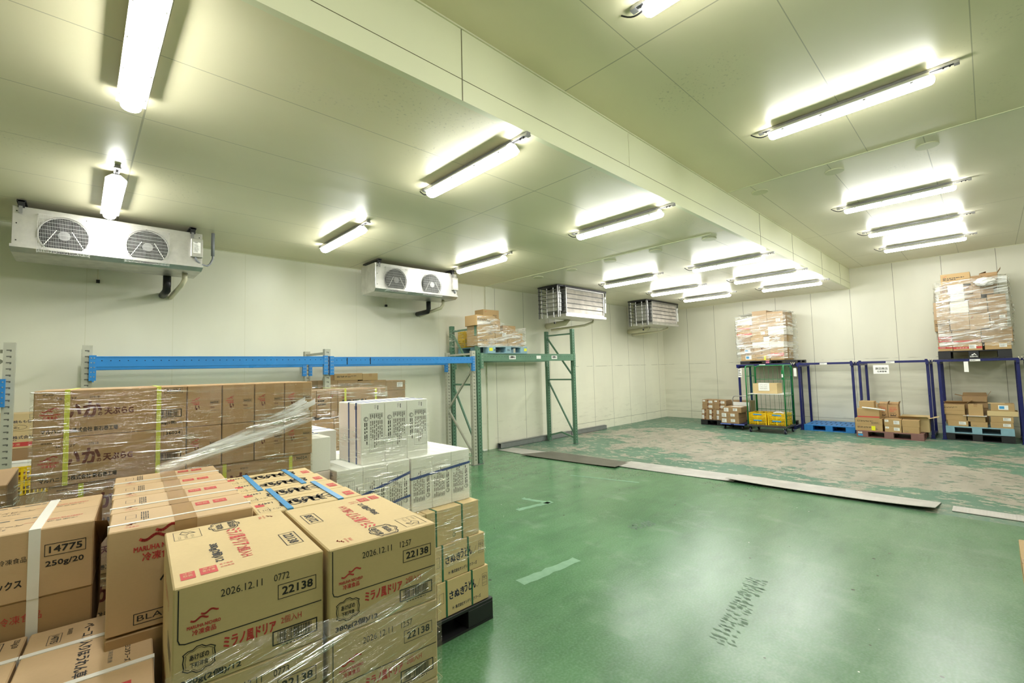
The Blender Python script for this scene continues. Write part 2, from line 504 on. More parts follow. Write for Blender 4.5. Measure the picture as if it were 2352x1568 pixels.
class Face:
    """a drawing surface: origin O, axes U (right) and V (up), normal N"""
    def __init__(s, mb, O, U, V, w_, h, eps=0.0006):
        s.mb = mb; s.O = Vector(O); s.U = Vector(U); s.V = Vector(V); s.N = s.U.cross(s.V); s.w = w_; s.h = h; s.e = eps
        s.flip = False
    def P(s, x, y, lift=1.0):
        if s.flip: x, y = s.w-x, s.h-y
        return s.O+s.U*x+s.V*y+s.N*(s.e*lift)
    def rect(s, x, y, w_, h, mat, lift=1.0, rot=0):
        c = [(x, y), (x+w_, y), (x+w_, y+h), (x, y+h)]
        if rot:
            cx, cy = x+w_/2, y+h/2
            c = [(cx+(a-cx)*cos(rot)-(b-cy)*sin(rot), cy+(a-cx)*sin(rot)+(b-cy)*cos(rot)) for a, b in c]
        s.mb.add([s.P(a, b, lift) for a, b in c], [(0, 1, 2, 3)], mat)
    def frame(s, x, y, w_, h, t, mat):
        s.rect(x, y, w_, t, mat); s.rect(x, y+h-t, w_, t, mat); s.rect(x, y+t, t, h-2*t, mat); s.rect(x+w_-t, y+t, t, h-2*t, mat)
    def poly(s, pts, mat, lift=1.0):
        s.mb.add([s.P(a, b, lift) for a, b in pts], [tuple(range(len(pts)))], mat)
    def stroke(s, pts, t, mat, lift=1.0):
        for (a, b), (c, d) in zip(pts, pts[1:]):
            L = sqrt((c-a)**2+(d-b)**2) or 1e-9; nx, ny = -(d-b)/L*t/2, (c-a)/L*t/2
            ex, ey = (c-a)/L*t*0.3, (d-b)/L*t*0.3
            s.mb.add([s.P(a+nx-ex, b+ny-ey, lift), s.P(a-nx-ex, b-ny-ey, lift), s.P(c-nx+ex, d-ny+ey, lift), s.P(c+nx+ex, d+ny+ey, lift)], [(0, 1, 2, 3)], mat)
    def text(s, body, x, y, w_, h, mat, rot=0, bold=0.0, lift=1.0, keep=False):
        """fit lettering in the box whose lower left corner (in reading direction) is x, y"""
        vs, fs, x0, x1, y0, y1 = text_mesh(body)
        if not vs: return
        sx = w_/(x1-x0); sy = h/(y1-y0)
        if keep: sx = sy = min(sx, sy)
        cr, sr = cos(rot), sin(rot)
        for dx, dy in (((0, 0),) if not bold else ((0, 0), (bold, 0), (0, bold), (bold, bold))):
            out = []
            for a, b in vs:
                a = (a-x0)*sx+dx; b = (b-y0)*sy+dy
                out.append(s.P(x+a*cr-b*sr, y+a*sr+b*cr, lift+0.02*(dx+dy)/(bold or 1)))
            s.mb.add(out, fs, mat)
    def lines(s, x, y, w_, h, n, mat, rng, vertical=False, dens=0.72):
        """block of print too small to read"""
        p = (w_ if vertical else h)/n
        for i in range(n):
            q = 0.0; L = h if vertical else w_
            lim = L*rng.uniform(0.55, 1.0)
            while q < lim:
                seg = rng.uniform(0.04, 0.16)*L
                e = min(lim, q+seg)
                if e-q > 0.004*L:
                    if vertical: s.rect(x+i*p+p*0.2, y+h-e, p*0.5, e-q, mat)
                    else: s.rect(x+q, y+h-(i+1)*p+p*0.25, e-q, p*0.5, mat)
                q = e+rng.uniform(0.015, 0.05)*L
    def barcode(s, x, y, w_, h, mat, rng, border=True, digits=True):
        if border: s.frame(x, y, w_, h, h*0.09, mat)
        q = x+w_*0.1
        while q < x+w_*0.88:
            t = rng.choice((0.006, 0.01, 0.018))*w_
            s.rect(q, y+h*0.13, t, h*0.74, mat); q += t+rng.choice((0.006, 0.009, 0.016))*w_
        if digits: s.lines(x+w_*0.2, y-h*0.2, w_*0.6, h*0.14, 1, mat, rng)
    def waves(s, x, y, w_, h, mat, rot=0):
        """two stacked wave strokes"""
        def W(ox, oy, L):
            pts = []
            for i in range(13):
                t = i/12
                px, py = ox+t*L, oy+0.10*h*(t-0.5)+0.11*h*sin(t*2*pi*1.25+pi)
                pts.append((px, py))
            return pts
        for pts in (W(x+w_*0.38, y+h*0.72, w_*0.62), W(x, y+h*0.3, w_*0.62)):
            if rot: pts = [(x+(a-x)*cos(rot)-(b-y)*sin(rot), y+(a-x)*sin(rot)+(b-y)*cos(rot)) for a, b in pts]
            s.stroke(pts, h*0.155, mat)
# ------------------------------------------------------------------ the room
YL, XF, ZL, ZH, YS = 7.97, 15.05, 3.726, 4.27, 2.485
YR, XB = -4.6, -3.4
XJ = 6.75
def struct(o, label=None, cat=None):
    o['kind'] = 'structure'
    if label: o['label'] = label
    if cat: o['category'] = cat
    return o
b = MB(); b.box(XB, XF, YR, YL, -0.2, 0.0, floor_mat()); struct(b.build('floor'), 'green painted warehouse floor, worn to bare concrete beyond the steel plates', 'floor')
mwl = wall_mat('wall_paint_long', 'x', 0.06, 0.906, 7.085, 0.945, 6.7)
mwf = wall_mat('wall_paint_far', 'y', 0.0, 0.905, 0.68, 0.912, -50, srgb(224, 222, 202))
b = MB(); b.box(XB-.2, XF+.2, YL, YL+.2, -0.2, 4.5, mwl); struct(b.build('wall_left'), 'pale green insulated panel wall behind the racks and the coolers', 'wall')
b = MB(); b.box(XF, XF+.2, YR, YL, -0.2, 4.5, mwf); struct(b.build('wall_far'), 'cream insulated panel wall behind the navy stacking racks', 'wall')
b = MB(); b.box(XB-.2, XF+.2, YR-.2, YR, -0.2, 4.5, mwl); struct(b.build('wall_right'))
b = MB(); b.box(XB-.2, XB, YR, YL, -0.2, 4.5, mwf); struct(b.build('wall_back'))
mcl = ceil_mat('ceiling_paint_low', 3.30, 2.85, (0.31, 3.55, 10.0, 13.4))
mch = ceil_mat('ceiling_paint_high', 0.85, 0.36, (3.1, 10.6, 13.4))
b = MB(); b.box(XB, XF, YS+.05, YL, ZL, ZL+.1, mcl); struct(b.build('ceiling'), 'lower panel ceiling over the racks with three rows of lamps', 'ceiling')
b = MB(); b.box(XB, XF, YR, YS+0.02, ZH, ZH+.1, mch); struct(b.build('ceiling_high'), 'higher panel ceiling right of the step', 'ceiling')
mbk = plain('bulkhead_paint', (228, 230, 196), 0.4, noise=0.04, nscale=1.0)
b = MB(); b.box(XB, XF, YS, YS+.05, ZL, ZH, mbk)
struct(b.build('trim_1'), 'long bulkhead step running between the low and the high ceiling', 'trim')
# joints, sealant beads and cover strips
mseal = plain('sealant', (222, 222, 190), 0.5); mdk = plain('dark_joint', (120, 118, 90), 0.6)
b = MB()
for x in (1.95, 8.1, 9.9, 12.1, 13.9): b.box(x-.003, x+.003, YS-.003, YS, ZL, ZH, mdk)
b.box(4.15-.006, 4.15+.006, YS-.004, YS, ZL+.16, ZH, mseal); b.box(XB, XF, YS-.012, YS, ZH-.012, ZH, mseal)
b.box(XB, XF, YS-.003, YS, ZL+.155, ZL+.158, mdk)
struct(b.build('trim_2'))
b = MB()
b.box(6.74, 6.78, YS+.25, YL, ZL-.006, ZL, mseal); b.box(6.74, 6.765, YR, YS, ZH-.006, ZH, mseal)
struct(b.build('trim_3'), 'sealant strip across the ceilings where the two rooms join', 'trim')
b = MB(); b.box(6.78, 6.98, YL-.03, YL, 0, ZL, plain('cover_strip_paint', (232, 232, 212), .4)); struct(b.build('trim_4'), 'narrow vertical cover strip on the pale green wall', 'trim')
b = MB(); b.box(XB, XF, YL-.012, YL, ZL-.012, ZL, mseal); b.box(XF-.012, XF, YS, YL, ZL-.012, ZL, mseal); b.box(XF-.012, XF, YR, YS, ZH-.012, ZH, mseal)
struct(b.build('trim_5'))

# ceiling inspection discs
mdisc = plain('disc_paint', (212, 212, 180), 0.45)
names = ['beside the two nearer lamps', 'second from the bulkhead', 'third from the bulkhead', 'fourth from the bulkhead', 'above the third cooler']
first = None
for i, (x, y, z, t) in enumerate([(7.0, 2.87+.9*k, ZL, 'on the low ceiling, '+['nearest the bulkhead', 'second from the bulkhead', 'third from the bulkhead', 'fourth from the bulkhead', 'last before the pale green wall'][k]) for k in range(5)]
        + [(7.1, 2.15-.9*k, ZH, 'on the high ceiling, '+['beside the bulkhead', 'second from the bulkhead', 'third from the bulkhead'][k]) for k in range(3)]):
    if first is None:
        b = MB(); b.cyl((0, 0, 0), (0, 0, -0.012), 0.105, mdisc, 32); first = b.build('cover_disc')
        tag(first, 'x', 'cover disc', 'round cover discs along the ceiling joint'); o = first
    else: o = copy_tree(first)
    o.location = (x, y, z); o['label'] = 'round cover disc '+t

# ------------------------------------------------------------------ lamps
def make_lamp():
    r = empty('ceiling_lamp')
    tag(r, 'x', 'lamp', 'tubular strip lamps under the ceilings')
    b = MB(); b.box(-.021, .021, -.80, .74, -.024, -.003, M_rail)
    b.box(-.012, .012, -.80, .74, -.0245, -.024, M_dark)
    b.box(-.026, .026, -.80, -.765, -.034, -.022, M_rail); b.box(-.026, .026, .70, .74, -.034, -.022, M_rail)
    for y in (-.74, -.70, .67): b.cyl((0, y, -.022), (0, y, -.036), .006, M_dark, 8)
    b.build('mounting_rail', r)
    b = MB()
    prof = [(-.030, -.030), (-.060, -.055), (-.078, -.072), (-.078, -.080), (.078, -.080), (.078, -.072), (.060, -.055), (.030, -.030)]
    ys = (-.615, .615); vs = [(x, y, z) for y in ys for x, z in prof]
    n = len(prof)
    b.add(vs, [tuple(range(n)), tuple(reversed(range(n, 2*n)))]+[(i, n+i, n+(i+1) % n, (i+1) % n) for i in range(n)], M_wht)
    for y in (-.45, 0, .45): b.box(-.035, .035, y-.02, y+.02, -.032, -.02, M_rail)
    b.build('housing', r)
    b = MB()
    P = 9; prof = []
    for i in range(P):
        a = pi*i/(P-1); prof.append((-.058*cos(a), -.079-.052*sin(a)**0.75))
    rings = []
    for y, sc in ((-.645, .35), (-.638, .75), (-.62, .97), (-.60, 1.0), (.60, 1.0), (.62, .97), (.638, .75), (.645, .35)):
        rings.append([(x*sc, y, -.079+(z+.079)*sc) for x, z in prof])
    vs = [v for rg in rings for v in rg]; fs = []
    for i in range(len(rings)-1):
        for j in range(P-1): fs.append((i*P+j, (i+1)*P+j, (i+1)*P+j+1, i*P+j+1))
    fs.append(tuple(range(P))); fs.append(tuple(reversed(range((len(rings)-1)*P, len(rings)*P))))
    b.add(vs, fs, M_lamp, smooth=True)
    b.build('diffuser', r)
    for y in (-.5, -.17, .17, .5):
        for sx in (-1, 1):
            b = MB(); b.box(sx*.060-.004, sx*.060+.004, y-.012, y+.012, -.092, -.062, M_steel_d); b.build('clip', r)
    b = MB(); pts = []
    for i in range(9):
        t = i/8; pts.append((0.0, .63+.19*t, -.060-.035*sin(pi*t)+.055*t))
    b.tube(pts, .006, M_black, 8); b.build('power_cable', r)
    return r
lamp0 = make_lamp(); used = False
LX = [(0.22, 'first'), (2.61, 'second'), (5.09, 'third'), (8.72, 'fourth'), (10.82, 'fifth'), (12.66, 'last')]
spots = []
for x, k in LX: spots.append((x, 3.27, ZL, 'glowing strip lamp on the low ceiling, %s in the row beside the bulkhead' % k))
for x, k in LX: spots.append((x, 6.08 if x < 8 else 5.35, ZL, 'glowing strip lamp on the low ceiling, %s in the row over the coolers' % k))
for x, k in [(2.72, 'first, cut by the picture top'), (5.24, 'second and largest'), (8.85, 'third'), (10.97, 'fourth'), (12.85, 'last')]: spots.append((x, .82, ZH, 'glowing strip lamp on the high ceiling, %s' % k))
spots.append((0.25, .82, ZH, 'added unseen strip lamp over the camera on the high ceiling'))  # added out of view to brighten the carton tops
for x in (5.24, 8.85, 12.0): spots.append((x, -2.4, ZH, 'added unseen strip lamp of a side row outside the picture, %.1f m along' % (x+4)))  # side row added out of view for more light on the cartons
for x, y, z, l in spots:
    o = lamp0 if not used else copy_tree(lamp0)
    used = True
    o.location = (x, y, z); o['label'] = l

# ------------------------------------------------------------------ coolers
M_blade = plain('fan_blade', (38, 38, 40), .5, .3); M_wire = plain('grille_wire', (178, 178, 172), .4)
def make_cooler(x0, x1, yf, yb, zt, zb, label, nfan=2, fans=(.237, .668), pipe=(.14, .13)):
    w = x1-x0; h = zt-zb; d = yb-yf
    r = empty('unit_cooler', (x0, yf, zb)); tag(r, label, 'cooler', 'unit coolers hung along the pale green wall')
    b = MB()
    zt_ = h-.005
    b.box(0, w, .0, d, .06, zt_, M_cool, bev=.004)
    for i in range(4):
        for z in (.12, .3, h-.06): b.cyl((w*(.02+.32*i), -.004, z), (w*(.02+.32*i), .001, z), .006, M_dark, 8)
    b.build('casing', r)
    b = MB()   # drip pan
    b.add([(-.01, -.02, .075), (w+.01, -.02, .075), (w+.01, -.02, .045), (-.01, -.02, .045), (0, .04, 0), (w, .04, 0), (w, d, 0), (0, d, 0), (-.01, d, .075), (w+.01, d, .075)],
          [(0, 3, 2, 1), (3, 4, 5, 2), (4, 7, 6, 5), (0, 8, 7, 4), (0, 4, 3), (1, 2, 5), (1, 5, 6, 9), (8, 9, 6, 7), (0, 1, 9, 8)], M_cool)
    b.build('drip_pan', r)
    for c in fans:
        cx = w*c if nfan == 2 else w*.5; cz = h*.5-.028; R = .196
        f = MB()  # shroud with dark mouth
        f.cyl((cx, -.002, cz), (cx, -.022, cz), R+.012, M_steel_d, 40, caps=False)
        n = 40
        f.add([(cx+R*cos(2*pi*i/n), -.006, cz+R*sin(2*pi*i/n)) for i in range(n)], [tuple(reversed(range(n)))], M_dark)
        sh = f.build('fan_shroud', r)
        g = MB()
        for kk in range(5):
            a0 = 2*pi*kk/5
            vs = []
            for t in (0.05, .175):
                for da in (0, .75):
                    vs.append((cx+t*cos(a0+da), -.010-(.006 if da else 0), cz+t*sin(a0+da)))
            g.add(vs, [(0, 1, 3, 2)], M_blade)
        g.cyl((cx, -.008, cz), (cx, -.03, cz), .05, M_steel_d, 20)
        g.build('fan_blades', r)
        g = MB(); W = .205; t = .0014
        for i in range(34):
            xx = cx-W+2*W*i/33; g.bar((xx, -.05, cz-W), (xx, -.05, cz+W), t*1.6, t*1.6, M_wire, up=(0, 1, 0))
        for i in range(11):
            zz = cz-W+2*W*i/10; g.bar((cx-W, -.053, zz), (cx+W, -.053, zz), t*1.6, t*1.6, M_wire)
        for sx in (-1, 1):
            for sz in (-1, 1): g.bar((cx+sx*W, 0, cz+sz*W), (cx+sx*W, -.05, cz+sz*W), .005, .005, M_wht)
        g.bar((cx-W*.75, -.046, cz-W*.6), (cx-.06, -.046, cz+.05), .006, .004, M_wht, up=(0, 1, 0)); g.bar((cx+W*.75, -.046, cz-W*.6), (cx+.06, -.046, cz+.05), .006, .004, M_wht, up=(0, 1, 0))
        g.build('fan_grille', r)
    for xx in (.04, w-.13):
        b = MB(); b.box(xx, xx+.05, -.03, .02, h-.02, h+.05, M_black); b.box(xx+.008, xx+.036, -.034, -.03, h-.085, h-.01, M_steel_d); b.box(xx-.01, xx+.06, -.03, d, h+.035, h+.055, M_black); b.build('hanger', r)
    b = MB(); b.box(w-.125, w-.0, -.05, -.002, h*.34, h*.82, M_cool, bev=.004)
    F = Face(b, (w-.125, -.05, h*.34), (1, 0, 0), (0, 0, 1), .125, h*.48)
    rg = random.Random(3)
    F.rect(.02, .05, .08, .14, M_white); F.lines(.026, .06, .065, .11, 8, M_gray_ink, rg)
    F.poly([(.028, .182), (.034, .182), (.031, .188)], M_ink, 2); F.rect(.037, .181, .03, .006, M_ink, 2)
    b.build('junction_box', r)
    b = MB()
    hh = ZL-zb
    px_, py_ = w+pipe[0], pipe[1]
    b.tube([(w-.08, -.03, h*.36), (w-.06, -.02, h*.26), (w+.0, py_*.2, h*.19), (w+pipe[0]*.5, py_*.6, h*.19), (px_-.03, py_, h*.27), (px_, py_, h*.42), (px_, py_, h*.6)], .012, M_conduit, 8)
    b.tube([(px_, py_, h*.5), (px_, py_, hh-.01)], .021, M_conduit, 10)
    b.build('conduit', r)
    b = MB(); xx = w-.14
    b.tube([(xx, d*.5, .02), (xx, d*.5, -.08), (xx-.02, d*.6, -.14), (xx-.06, YL-yf-.01, -.22)], .03, M_pvc, 12)
    b.build('drain_pipe', r)
    b = MB(); xx = w-.29
    b.tube([(xx, d+.02, .0), (xx, d+.02, -.13), (xx, d+.05, -.19), (xx, YL-yf-.03, -.2)], .045, M_black, 12)
    b.build('insulated_pipe', r)
    b = MB(); b.cyl((w*.42, YL-yf-.03, .1), (w*.42, YL-yf-.03, -.06), .006, M_pvc, 8); b.box(w*.42-.018, w*.42+.018, YL-yf-.05, YL-yf-.012, -.1, -.06, M_black)
    b.build('temperature_sensor', r)
    return r
make_cooler(-.53, 1.13, 6.92, 7.5, 3.655, 3.165, 'two-fan steel cooler partly behind the first strip lamps, by the first rack bay')
make_cooler(3.56, 5.24, 6.98, 7.5, 3.655, 3.165, 'two-fan frosted steel cooler above the second rack bay', fans=(.222, .655), pipe=(.3, .42))

M_slat = plain('louvre_slat', (206, 198, 188), .38, .2, noise=.35, nscale=5)
def make_frame_cooler(x0, yf, label):
    """cooler with an open pipe frame at one end and a louvred steel hood in front"""
    r = empty('louvre_cooler', (x0, yf, 3.02)); tag(r, label, 'cooler', 'unit coolers hung along the pale green wall')
    h = .66; w = 1.5; d = .62
    b = MB()
    b.box(.0, w, .03, d, .03, h-.02, M_steel_d)
    b.build('casing', r)
    b = MB()
    b.box(0, w, -.0, .02, .05, .075, M_cool); b.box(0, w, 0, .02, h-.02, h, M_cool); b.box(0, .02, 0, .03, .05, h, M_cool); b.box(w-.02, w, 0, .03, .05, h, M_cool)
    for i in range(5):
        z0 = .08+.112*i
        b.add([(.02, .012, z0), (w-.02, .012, z0), (w-.02, .03, z0+.10), (.02, .03, z0+.10)], [(0, 1, 2, 3)], M_slat)
        b.box(.02, w-.02, .008, .014, z0-.006, z0, M_black)
    b.build('louvre_hood', r)
    b = MB(); b.box(-.06, w+.05, -.03, d, -.02, .04, M_cool); b.build('drip_pan', r)
    b = MB(); b.box(-.06, w+.1, -.02, .0, h+.0, h+.04, M_black); b.box(-.3, -.02, .0, d, h+.01, h+.04, M_black); b.box(-.06, w+.1, d-.03, d, h+.01, h+.04, M_black)
    for xx, yy in ((-.28, .02), (-.28, d-.02), (w+.07, .0)): b.box(xx-.015, xx+.015, yy-.015, yy+.015, -.05 if xx < 0 else .3, h+.03, M_steel_d)
    b.build('hanging_frame', r)
    for yy in (.03, .22, .42, d-.03):
        b = MB(); b.cyl((-.2, yy, -.03), (-.2, yy, h), .014, M_steel, 10); b.build('header_pipe', r)
    b = MB()
    for i in range(6):
        z = .09+.1*i
        for yy in (.02, d-.03): b.cyl((-.32, yy, z), (-.0, yy, z), .007, M_black, 6)
        b.cyl((-.27, .02, z), (-.27, d-.02, z+.01), .007, M_steel_d, 6)
    b.box(-.20, -.04, .1, .4, .1, .55, M_steel)
    b.build('coil_fins', r)
    b = MB(); b.box(w+.02, w+.07, -.02, .12, .14, .56, M_wht, bev=.004); b.box(w+.03, w+.06, -.024, -.02, .40, .5, M_gray_ink); b.build('junction_box', r)
    b = MB(); b.tube([(w-.15, .25, 0), (w-.15, .25, -.07), (w-.25, .45, -.14), (w-.7, YL-yf-.05, -.22)], .03, M_pvc, 10); b.build('drain_pipe', r)
    b = MB(); b.tube([(w*.45, d-.1, 0), (w*.45, d, -.09), (w*.45, YL-yf-.01, -.12)], .07, M_pvc, 14); b.build('insulated_pipe', r)
    b = MB(); b.cyl((-.2, .2, -.03), (-.2, .2, -.15), .005, M_steel_d, 6); b.box(-.215, -.185, .185, .215, -.19, -.15, M_black); b.build('temperature_sensor', r)
    return r
lc = make_frame_cooler(8.2, 6.72, 'louvred steel cooler with pipe frame, above the standing green rack frame')
copy_tree(lc, (12.12, 6.72, 3.02), label='louvred steel cooler with pipe frame, in the far room corner')

# ------------------------------------------------------------------ pallet racks
M_hole = plain('hole_shadow_metal', (96, 96, 88), .5)
YF_, YB_ = 6.87, 7.70
def post(b, x, y, z1, mat, facing=-1, holes=True):
    W, D = .085, .07
    b.box(x-W/2, x+W/2, y-.003, y+.003, 0, z1, mat)
    b.box(x-W/2, x-W/2+.004, y, y+D, 0, z1, mat); b.box(x+W/2-.004, x+W/2, y, y+D, 0, z1, mat)
    b.box(x-W/2, x-W/2+.02, y+D-.004, y+D, 0, z1, mat); b.box(x+W/2-.02, x+W/2, y+D-.004, y+D, 0, z1, mat)
    if holes:
        z = .1
        while z < z1-.03:
            hm = M_hole if mat is M_gray else M_dark
            b.box(x-.020, x+.016, y-.0045, y-.003, z-.005, z+.005, hm)
            b.box(x+.004, x+.016, y-.0045, y-.003, z-.014, z-.005, hm) if mat is M_gray else b.box(x+.022, x+.032, y-.0045, y-.003, z-.04, z-.03, M_dark)
            b.cyl((x-W/2-.0006, y+.035, z), (x-W/2, y+.035, z), .005, M_dark, 6)
            z += .0635
    b.box(x-W/2-.02, x+W/2+.02, y-.03, y+D+.02, 0, .006, M_steel_d)
    for sx in (-1, 1): b.cyl((x+sx*(W/2+.008), y-.015, .006), (x+sx*(W/2+.008), y-.015, .022), .008, M_steel, 8)
def frame(x, z1, mat, label, braces):
    r = empty('rack_frame', (x, YF_, 0)); tag(r, label, 'rack frame', 'upright frames of the pallet racks')
    for y in (0, YB_-YF_):
        b = MB(); post(b, 0, y, z1, mat); b.build('post', r)
    for (ya, za), (yb, zb) in braces:
        b = MB(); b.bar((0, ya, za), (0, yb, zb), .03, .035, mat); b.build('brace', r)
    return r
D_ = YB_-YF_
gb = [((.05, 2.12), (D_, 2.12)), ((.06, 1.82), (D_, 1.05)), ((D_, .98), (.06, .18)), ((.05, .12), (D_, .12))]
gb0 = [((.05, 2.12), (D_, 2.12)), ((.06, 1.05), (D_, 1.95)), ((D_, .98), (.06, .18)), ((.05, .12), (D_, .12))]
r = empty('rack_frame', (-.505, YF_, 0)); tag(r, 'grey perforated rack frame at the picture edge, with a lower blue beam on it', 'rack frame', 'upright frames of the pallet racks')
for x in (0, -.9):
    b = MB(); post(b, x, 0, 2.21, M_gray); b.build('post', r)
for z0, z1 in ((2.12, 2.14), (2.03, 1.2), (1.15, .3)):
    b = MB(); b.bar((-.05, .04, z0), (-.87, .04, z1), .03, .035, M_gray); b.build('brace', r)
frame(.075, 2.19, M_gray, 'grey perforated rack frame at the left end of the blue beams', gb)
frame(2.72, 2.18, M_gray, 'grey perforated rack frame in the middle between the two pairs of blue beams', gb)
frame(5.53, 2.18, M_gray, 'grey perforated rack frame standing against the taller green frame', gb)
zz = [((.05, 2.62), (D_, 2.62)), ((D_, 2.55), (.06, 1.62)), ((.05, 1.52), (D_, 1.52)), ((D_, 1.47), (.06, .22)), ]
frame(5.655, 2.73, M_green, 'tall green rack frame beside the wrapped load on the green beams', zz)
g2 = frame(8.6, 2.73, M_green, 'tall green rack frame at the free end, by the worn floor', zz+[((D_, .14), (D_*.55, .24)), ((D_*.55, .24), (.05, .14))])
def beam(x0, x1, y, ztop, h, mat, label, mark=None, group='blue beams of the pallet racks', conn=.28, labels=False):
    r = empty('rack_beam', ((x0+x1)/2, y, ztop-h)); tag(r, label, 'rack beam', group)
    L = (x1-x0)/2
    b = MB(); b.box(-L, L, -.05, 0.0, 0, h, mat, bev=.004)
    b.box(-L, L, -.053, -.05, h-.012, h-.002, mat)
    n = int(2*L/.075)
    for i in range(n):
        xx = -L+.06+(2*L-.12)*i/(n-1); b.cyl((xx, -.0515, h*.6), (xx, -.050, h*.6), .0055, M_dark, 8)
    if mark:
        for mx in mark: b.box(mx, mx+.012, -.0518, -.0505, .005, h-.005, M_dark)
    if labels:
        F = Face(b, (-L, -.05, 0), (1, 0, 0), (0, 0, 1), 2*L, h, .002)
        for u in (.25, .715):
            F.rect(2*L*u, .04, .19, .075, M_white); rg = random.Random(int(u*100)); F.lines(2*L*u+.01, .05, .17, .055, 1, M_ink, rg, True); F.text('出荷準備' if u < .5 else '商品保管', 2*L*u+.02, .055, .15, .045, M_ink, lift=2)
        F.rect(2*L*.54, .045, .14, .07, M_white)
    b.build('beam_tube', r)
    for sx in (-1, 1):
        b = MB(); xx = sx*(L+.015); b.box(min(xx-.03, xx+.03), max(xx-.03, xx+.03), -.058, -.006, h+.01-conn, h+.01, mat)
        for i in range(5):
            for dx in (-.012, .012): b.cyl((xx+dx, -.0605, h-.02-i*conn/5.4), (xx+dx, -.058, h-.02-i*conn/5.4), .006, M_steel, 8)
        b.build('end_connector', r)
    return r
yf = YF_+.0
beam(.135, 2.66, yf, 2.068, .122, M_bluebeam, 'long blue steel beam above the wrapped brown cartons, front of the first bay', None)
beam(2.78, 5.47, yf, 2.060, .122, M_bluebeam, 'long blue steel beam with a black mark, front of the second bay', (-1.13, -.75))
beam(.135, 2.66, YB_+.05, 2.05, .122, M_bluebeam, 'blue steel beam at the wall side of the first bay, behind the front one')
beam(2.78, 5.47, YB_+.05, 2.05, .122, M_bluebeam, 'blue steel beam at the wall side of the second bay, behind the front one')
beam(-3.0, -.565, yf-.004, 1.83, .122, M_bluebeam, 'blue beam end at the picture edge, lower than the other blue beams')
beam(5.715, 8.54, yf, 2.125, .155, M_green, 'green steel beam with white labels carrying the wrapped pallet', None, 'green beams of the pallet rack', .3, True)
beam(5.715, 8.54, YB_+.05, 2.125, .155, M_green, 'green steel beam at the wall side under the wrapped pallet', None, 'green beams of the pallet rack', .3)

# ------------------------------------------------------------------ steel on the floor
M_tube = plain('tube_steel', (138, 142, 140), .4, .2, noise=.15)
b = MB()
def hollow(b, p0, p1, s, mat, z0=0):
    p0 = Vector(p0); p1 = Vector(p1); d = (p1-p0).normalized(); n = Vector((-d.y, d.x, 0))
    t = .006
    for off, w_, zz_ in ((0, s, t/2), (0, s, s-t/2)):
        b.bar(p0+Vector((0, 0, z0+zz_)), p1+Vector((0, 0, z0+zz_)), w_, t, mat)
    for sg in (-1, 1):
        b.bar(p0+n*sg*(s/2-t/2)+Vector((0, 0, z0+s/2)), p1+n*sg*(s/2-t/2)+Vector((0, 0, z0+s/2)), t, s, mat)
hollow(b, (7.02, 7.86, 0), (9.55, 7.86, 0), .12, M_tube)
tag(b.build('square_tube'), 'long grey square steel tube lying at the wall behind the green frame', 'steel tube')
b = MB(); hollow(b, (9.6, 7.88, 0), (11.2, 7.88, 0), .11, M_tube)
tag(b.build('square_tube'), 'shorter grey steel tube lying end to end with the long one', 'steel tube')
def plate(pts, z0, z1, mat, label, name='floor_plate', curl=None):
    """pts: four floor corners in order; curl lifts the last two corners"""
    b = MB(); t = .006; N = 14
    a, b_, c, d = [Vector((p[0], p[1], 0)) for p in pts]
    top = []; 
    for i in range(N+1):
        u = i/N
        l = a.lerp(b_, u); r_ = d.lerp(c, u)
        zl = z0+(z1-z0)*(abs(u-.5)*2)**3 if curl else z0
        top.append((l+Vector((0, 0, .004+t)), r_+Vector((0, 0, zl+t+.002))))
    vs = []; fs = []
    for l, r_ in top: vs += [l, r_, l-Vector((0, 0, t)), r_-Vector((0, 0, t))]
    for i in range(N):
        k = 4*i; fs += [(k, k+1, k+5, k+4), (k+2, k+6, k+7, k+3), (k, k+4, k+6, k+2), (k+1, k+3, k+7, k+5)]
    fs += [(0, 2, 3, 1), (4*N, 4*N+1, 4*N+3, 4*N+2)]
    b.add(vs, fs, mat)
    return tag(b.build(name), label, 'steel plate', 'steel plates along the floor joint')
MP1 = checker_plate('checker_plate_dark', (112, 108, 98)); MP2 = checker_plate('checker_plate_light', (206, 202, 196), 0.4)
plate([(7.28, 7.68), (7.40, 6.3), (6.83, 6.3), (6.86, 7.74)], .003, .003, MP2, 'light studded steel strip at the wall end of the floor joint')
plate([(7.46, 6.66), (7.52, 4.76), (6.93, 4.70), (6.74, 6.90)], .012, .022, MP1, 'dark grey checker plate lying loose, largest of the floor plates', curl=True)
plate([(7.62, 4.80), (7.74, 2.80), (7.24, 2.80), (7.08, 4.80)], .003, .012, MP2, 'light studded steel plate between the dark plate and the curled one', curl=True)
plate([(7.78, 2.92), (7.80, .53), (7.27, .55), (7.20, 2.90)], .03, .055, MP2, 'curled light checker plate with a raised edge casting shadow', curl=True)
plate([(7.72, .42), (7.72, -2.6), (7.45, -2.6), (7.46, .42)], .003, .003, MP2, 'narrow light steel plate at the picture edge on the floor joint')
